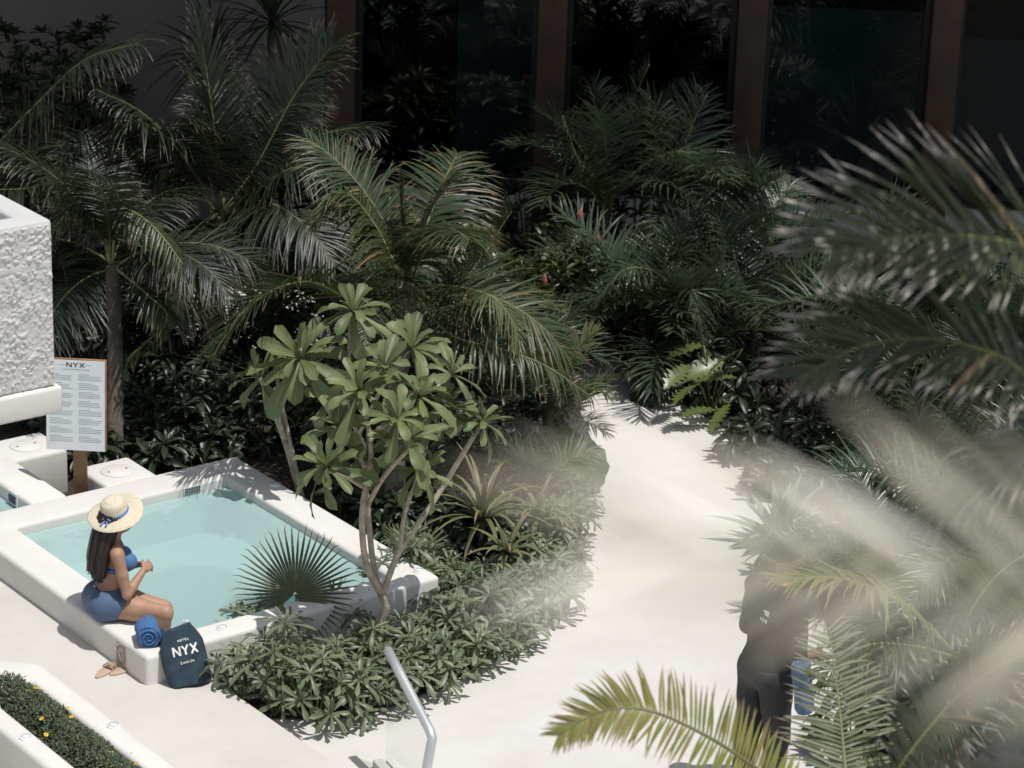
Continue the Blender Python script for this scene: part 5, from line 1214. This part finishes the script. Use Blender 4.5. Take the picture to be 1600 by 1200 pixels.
for sy in (-1, 1):
    h_, k2, a2 = np.array(hip[sy]), np.array(kn[sy]), np.array(an[sy])
    th_ = chain(S, [hip[sy], tuple(h_ * .6 + k2 * .4), kn[sy]], [.092, .080, .056], .03); thighs = th_ if thighs is None else np.minimum(thighs, th_)
    lg = smin(th_, chain(S, [kn[sy], tuple(k2 * .65 + a2 * .35 + np.array((-.012, 0, 0))), an[sy]], [.053, .053, .032], .03), .02)
    ft = chain(S, [tuple(a2 + np.array((-.02, 0, -.03))), tuple(a2 + np.array((.09, 0, -.075))), tuple(a2 + np.array((.16, 0, -.09)))], [.034, .030, .022], .02); lg = smin(lg, ft, .02)
    legs = lg if legs is None else smin(legs, lg, .012)
body = smin(up_, legs, .035)
body = np.maximum(body, -(S.Z + (.002 if True else 0)) - 10 * (S.X > .14))              # buttocks and thighs rest flat on the coping
link('body', S.mesh(body, 'woman_body', [M['skin']]), wom)
core = smin(torso, thighs, .035)
bot = np.maximum(core - .0075, S.Z - .222 - .10 * S.X)                                   # high waist
bot = np.maximum(bot, (S.X - .075) + .55 * (np.abs(S.Y) - .06) - .55 * (S.Z - .10)); bot = np.maximum(bot, -(S.Z - .000))
link('bikini_bottom', S.mesh(bot, 'bikini_bottom', [M['swim']]), wom)
tt = torso - .006
band = np.maximum(tt, np.abs(S.Z - .352) - .020)
cups = np.maximum(tt, np.maximum(np.sqrt((S.X - .09) ** 2 * .4 + (np.abs(S.Y) - .062) ** 2 + (S.Z - .39) ** 2) - .075, -(S.X - .02)))
link('bikini_top', S.mesh(np.minimum(band, cups), 'bikini_top', [M['swim_top']]), wom)
mb = MB()
for sy in (-1, 1): mb.tube([(.08, .06 * sy, .445), (.045, .052 * sy, .535), (-.01, .035 * sy, .565), (-.045, .0, .555)], .006, 6)
link('halter_strap', mb.mesh('halter_strap', [M['swim_top']]), wom)
mb = MB(); mb.add([(-.128, -.012, .215), (-.128, .022, .215), (-.136, .020, .185), (-.136, -.010, .185)], [(0, 1, 2, 3)]); link('white_tag', mb.mesh('white_tag', [M['print']], False), wom)
# long hair falling down the back
mb = MB(); prof = [(.775, .02, .085, .080), (.74, .015, .100, .088), (.69, -.005, .106, .094), (.63, -.035, .092, .104), (.56, -.070, .074, .118), (.48, -.095, .066, .128), (.42, -.108, .064, .132), (.37, -.114, .058, .130), (.325, -.118, .046, .118), (.30, -.120, .022, .092)]
vs = []; N_ = 64
for zi, (z, cx, rx, ry) in enumerate(prof):
    for k in range(N_):
        a = 2 * PI * k / N_; gr_ = 1 + .05 * math.sin(k * 5.3) * min(1, zi / 4) + .035 * math.sin(k * 2.9 + zi * .7)
        x = cx + math.cos(a) * rx * gr_; 
        if zi < 5 and math.cos(a) > .25: x = min(x, .075 - .02 * zi)
        vs.append((x, math.sin(a) * ry * gr_ - .008 * zi * .5, z + (.018 * math.sin(k * 3.7) + .012 * math.sin(k * 9.1) if zi >= 8 else 0)))
fs = [(i * N_ + k, i * N_ + (k + 1) % N_, (i + 1) * N_ + (k + 1) % N_, (i + 1) * N_ + k) for i in range(len(prof) - 1) for k in range(N_)]
fs += [tuple(range(N_)), tuple(range(len(prof) * N_ - 1, (len(prof) - 1) * N_ - 1, -1))]
mb.add(vs, fs)
rh = random.Random(2)
for k in range(70):
    a = rh.uniform(PI * .45, PI * 1.55); z1_ = rh.uniform(.29, .36)
    pts = [Vector((cx + math.cos(a) * rx * 1.02, math.sin(a) * ry * 1.02 - .004 * zi, z)) for zi, (z, cx, rx, ry) in enumerate(prof[2:8])]
    pts.append(Vector((pts[-1].x + rh.uniform(-.012, .008), pts[-1].y + rh.uniform(-.012, .012), z1_)))
    mb.tube(catmull(pts, 14), [.004] * 10 + [.0035, .003, .0025, .002, .001], 4, 0, False)
link('hair', mb.mesh('hair', [M['hair']]), wom)
hat = thing('straw_hat', seat, 'wide brimmed cream straw hat with blue ribbon on the woman', 'hat')
hp = Matrix.Translation(seat) @ Matrix.Rotation(face_az, 4, 'Z') @ Matrix.Translation(Vector((.018, 0, .735)))
hup = Vector((-.30, -.24, 1)).normalized(); hq = Vector((0, 0, 1)).rotation_difference(hup).to_matrix().to_4x4()
hat.matrix_world = hp @ hq
def brimwob(r, a): return (.012 * math.sin(2 * a + 1.0) + .006 * math.sin(3 * a)) * max(0, (r - .1) / .09)
mb = MB(); mb.lathe([(.0005, .108), (.03, .107), (.055, .100), (.074, .086), (.086, .062), (.092, .03), (.095, .006), (.102, .001), (.12, .000), (.15, -.004), (.175, -.010), (.190, -.016), (.191, -.019), (.187, -.020), (.15, -.008), (.11, -.004), (.098, -.003)], 56, wob=brimwob)
link('straw_body', mb.mesh('straw_body', [M['straw']]), hat)
mb = MB(); mb.lathe([(.0965, .003), (.0975, .005), (.0945, .026), (.0925, .028)], 48); link('ribbon', mb.mesh('ribbon', [M['ribbon']]), hat)
mb = MB(); bc = Vector((-.075, -.065, .012))
for s in (-1, 1):
    d = Vector((-.65 * 0 + s * .6, -.75 * s * .0 - s * .6, 0)).normalized()
    mb.tube([bc, bc + d * .018 + Vector((-.006, -.006, .010)), bc + d * .034 + Vector((-.008, -.008, .002)), bc + d * .016 + Vector((-.010, -.010, -.008)), bc], [.004, .006, .006, .006, .004], 6)
    mb.tube([bc, bc + d * .014 + Vector((-.02, -.02, -.008)), bc + d * .02 + Vector((-.042, -.04, -.012))], [.004, .007, .007], 6)
link('bow', mb.mesh('bow', [M['ribbon']]), hat)

# ------------------------------------------------------------------ towels, bag, sandals
tw = thing('rolled_towel', G(231, 1003, Z_COP), 'rolled blue towel lying on the pool coping beside the woman', 'towel')
def towel_mesh(r, L, mat, seed):
    S2 = SDF((-L / 2 - .03, -r - .03, -.02), (L / 2 + .03, r + .03, 2 * r + .04), .006)
    f = None
    q = np.sqrt(S2.Y ** 2 + (S2.Z - r * .92) ** 2); ang = np.arctan2(S2.Z - r * .92, S2.Y)
    spiral = .004 * np.cos(40 * q / r * .5 + ang) * np.clip((np.abs(S2.X) - L / 2 + .03) / .03, 0, 1)
    d = np.maximum(q - r * (1 + .05 * np.sin(3 * ang + S2.X * 20)), np.abs(S2.X) - L / 2 + spiral * 2.5 + .012 * (q / r) ** 4)
    rng = np.random.RandomState(seed); d = np.maximum(d, -S2.Z)
    return S2.mesh(d, 'towel_roll', [mat])
o = link('towel_roll', towel_mesh(.078, .20, M['towel'], 1), tw); o.rotation_euler = (0, 0, R(102))
mb = MB(); mb.box((0, 0, 0), (.1, .1, .1)); 
tw2 = thing('rolled_towel', G(254, 1005, Z_COP), 'dark navy rolled cloth wedged between the blue towel and the bag', 'towel')
o = link('towel_roll', towel_mesh(.042, .15, M['towel2'], 2), tw2); o.rotation_euler = (0, 0, R(-60))

bag = thing('tote_bag', W(-14.47, 8.655, Z_DECK), 'navy canvas bag with white NYX lettering leaning on the end of the pool wall', 'bag')
Sb = SDF((-.20, -.12, -.02), (.20, .14, .48), .007)
hw = .138 + .012 * np.sin(Sb.Z * 9) - .055 * np.clip((Sb.Z - .27) / .13, 0, 1) ** 1.5
thk = .062 - .045 * np.clip(Sb.Z / .42, 0, 1) + .010 * np.sin(Sb.X * 22 + Sb.Z * 8) * np.clip(Sb.Z * 3, 0, 1) * .5
qx = np.abs(Sb.X + .012 * np.sin(Sb.Z * 7)) / hw; qy = np.abs(Sb.Y) / thk
thk = thk + .006 * np.sin(Sb.X * 38 - Sb.Z * 26 + 2 * np.sin(Sb.Z * 17)) * np.clip(1.2 - Sb.Z * 2, .3, 1)
qy = np.abs(Sb.Y) / thk
f = ((qx ** 4 + qy ** 2.2) ** (1 / 3.0) - 1) * .05
topz = .40 + .012 * np.sin(Sb.X * 16) - .9 * np.maximum(np.abs(Sb.X) - .07, 0) ** 1.3
f = np.maximum(f, Sb.Z - topz); f = np.maximum(f, .004 - Sb.Z)
bb = link('bag_body', Sb.mesh(f, 'bag_body', [M['navy']]), bag)
mb = MB(); zy = -.066
for i, c in enumerate('NYX'): strokes(mb, c, -.078 + .058 * i, .212, .042, .062, .0125, -.0675)
for i, c in enumerate('HOTEL'): strokes(mb, c, -.037 + .0165 * i, .305, .009, .012, .0034, -.060)
for i, c in enumerate('CANCUN'): strokes(mb, c, -.044 + .0155 * i, .158, .009, .012, .0034, -.071)
mb.add([(-.044 + .0155 * 4 + .003, -.071, .173), (-.044 + .0155 * 4 + .006, -.071, .173), (-.044 + .0155 * 4 + .009, -.071, .178), (-.044 + .0155 * 4 + .005, -.071, .177)], [(0, 1, 2, 3)])
pm = mb.mesh('lettering', [M['print']], False)
# drape lettering on the bag front
dg = bpy.context.evaluated_depsgraph_get()
from mathutils.bvhtree import BVHTree
bmb = bmesh.new(); bmb.from_mesh(bb.data); bv = BVHTree.FromBMesh(bmb)
bm = bmesh.new(); bm.from_mesh(pm); bmesh.ops.subdivide_edges(bm, edges=bm.edges[:], cuts=3, use_grid_fill=True)
for v in bm.verts:
    h_ = bv.ray_cast(Vector((v.co.x, -.5, v.co.z)), Vector((0, 1, 0)))
    if h_[0] is not None: v.co.y = h_[0].y - .0022
bm.to_mesh(pm); bm.free(); bmb.free()
lt = link('lettering', pm, bag)
mb = MB(); mb.tube([(.03, .0, .385), (.035, .0, .43), (.055, .01, .42), (.06, .01, .385)], .006, 6); link('drawstring', mb.mesh('drawstring', [M['print']]), bag)
bag.rotation_euler = (R(-14), R(-8), R(18))

sdl = MB()
def sandal_parts():
    mb = MB(); n = 22; top = []
    for k in range(n):
        a = 2 * PI * k / n; x = math.cos(a) * .115; y = math.sin(a) * (.040 + .008 * math.cos(a)) ; y = y if abs(math.sin(a)) < .9 else y
        top.append(Vector((x, y, 0)))
    pr = prism(top, 0, .014); return pr
for i, (q, rz, lab) in enumerate((((165, 1050), R(66), 'left one of the two tan sandals below the pool wall, nearer the planter'), ((193, 1048), R(48), 'right one of the two tan sandals, its strap facing the pool wall'))):
    t = thing('sandal', G(q[0], q[1], Z_DECK), lab, 'sandal', 'pair of tan sandals', rz)
    me = sandal_parts().mesh('sole', [M['sandal']]); bevel(me, .003, 2); shade_auto(me, 35); link('sole', me, t)
    mb = MB()
    for x0, dx in ((.035, .010), (.068, .006)):
        pts = [Vector((x0 + dx * math.cos(a), .044 * math.cos(a), .012 + .034 * math.sin(a))) for a in [PI * k / 10 for k in range(11)]]
        vs = [p + Vector((s * .013, 0, 0)) for p in pts for s in (-1, 1)]
        mb.add(vs, [(2 * k, 2 * k + 1, 2 * k + 3, 2 * k + 2) for k in range(10)])
    link('strap', mb.mesh('strap', [M['sandal_strap']]), t)

# ------------------------------------------------------------------ the man by the path
mb_ = G(1182, 1254); man = thing('person', mb_, 'man in black cap and top carrying a blue towel, half veiled by fronds', 'person', rz=R(35))
S3 = SDF((-.42, -.42, -.02), (.50, .42, 1.84), .0095)
# facing +X, leaning a little forwards
tr_ = S3.ell((0, 0, .95), (.125, .165, .14)); tr_ = smin(tr_, S3.ell((.03, 0, 1.13), (.115, .155, .16)), .06); tr_ = smin(tr_, S3.ell((.055, 0, 1.30), (.125, .175, .17)), .06)
for sy in (-1, 1): tr_ = smin(tr_, S3.cone((.05, .07 * sy, 1.42), (.05, .185 * sy, 1.40), .065, .06), .05)
hd = S3.ell((.13, 0, 1.645), (.098, .078, .115)); hd = smin(hd, S3.ell((.185, 0, 1.60), (.045, .05, .055)), .03); hd = smin(hd, S3.cone((.222, 0, 1.655), (.245, 0, 1.625), .01, .013), .012)
for sy in (-1, 1): hd = smin(hd, S3.ell((.12, .082 * sy, 1.64), (.024, .011, .033)), .008)
nk = S3.cone((.06, 0, 1.42), (.11, 0, 1.58), .062, .055); bd_ = smin(smin(tr_, nk, .04), hd, .02)
SH = {-1: (.05, -.19, 1.395), 1: (.05, .19, 1.395)}; EL = {-1: (.03, -.25, 1.10), 1: (.05, .25, 1.10)}; WR = {-1: (.24, -.17, 1.03), 1: (.27, .15, 1.08)}
sl_ = None; ar = None
for sy in (-1, 1):
    a = chain(S3, [SH[sy], EL[sy]], [.055, .042], .02); ar_ = smin(a, chain(S3, [EL[sy], WR[sy]], [.042, .028], .02), .02)
    d = Vector(np.array(WR[sy]) - np.array(EL[sy])); ar_ = smin(ar_, hand(S3, WR[sy], d, (0, -sy, -.2), -sy, 1.05, .8), .012)
    ar = ar_ if ar is None else np.minimum(ar, ar_); sl_ = a if sl_ is None else np.minimum(sl_, a)
lgs = None
for sy, dx in ((-1, .02), (1, -.04)):
    lg = chain(S3, [(0, .095 * sy, .90), (.02 + dx, .10 * sy, .50), (-.02 + dx, .10 * sy, .09)], [.095, .062, .042], .03); lg = smin(lg, chain(S3, [(-.02 + dx, .10 * sy, .05), (.14 + dx, .11 * sy, .04)], [.045, .04], .02), .03)
    lgs = lg if lgs is None else np.minimum(lgs, lg)
bd_ = smin(smin(bd_, ar, .02), lgs, .04)
link('body', S3.mesh(bd_, 'man_body', [M['skin2']]), man)
shirt = smin(tr_, sl_, .03) - .016 + .0016 * np.sin(S3.Z * 48 + S3.Y * 25 + 3 * np.sin(S3.X * 14)); shirt = np.maximum(shirt, .90 - S3.Z); shirt = np.maximum(shirt, S3.Z - 1.49)
link('top', S3.mesh(shirt, 'black_top', [M['black']]), man)
tz = smin(lgs, tr_, .04) - .018 + .002 * np.sin(S3.Z * 36 + S3.X * 22); tz = np.maximum(tz, S3.Z - .97); tz = np.maximum(tz, .07 - S3.Z)
link('trousers', S3.mesh(tz, 'trousers', [M['trouser']]), man)
shoe = np.maximum(lgs - .008, S3.Z - .085); link('shoes', S3.mesh(shoe, 'shoes', [M['black']]), man)
cap = np.maximum(S3.ell((.12, 0, 1.665), (.112, .090, .115)), -(S3.Z - 1.655) + .25 * (S3.X - .12)); cap = np.minimum(cap, np.maximum(S3.ell((.235, 0, 1.685), (.085, .075, .05)), np.abs(S3.Z - 1.688 + (S3.X - .2) * .3) - .007))
link('cap', S3.mesh(cap, 'cap', [M['black']]), man)
mb = MB(); mb.box((-.078, -.045, 1.335), (.004, .075, .030)); mb.box((-.084, -.045, 1.285), (.004, .012, .022)); mb.box((-.084, -.068, 1.285), (.004, .012, .022)); mb.box((-.084, -.022, 1.285), (.004, .012, .022))
bt = link('back_print', mb.mesh('back_print', [M['print']], False), man)
tw3 = thing('towel', mb_ + Vector((.16, -.28, .92)), 'light blue towel held upright at the hip of the man in black', 'towel')
o = link('towel_roll', towel_mesh(.06, .34, plain('pale_blue_towel', (0.15, 0.23, 0.34), 0.95, var=0.15, scale=25, bump=1.0, bscale=260), 5), tw3); o.rotation_euler = (0, R(80), R(35))
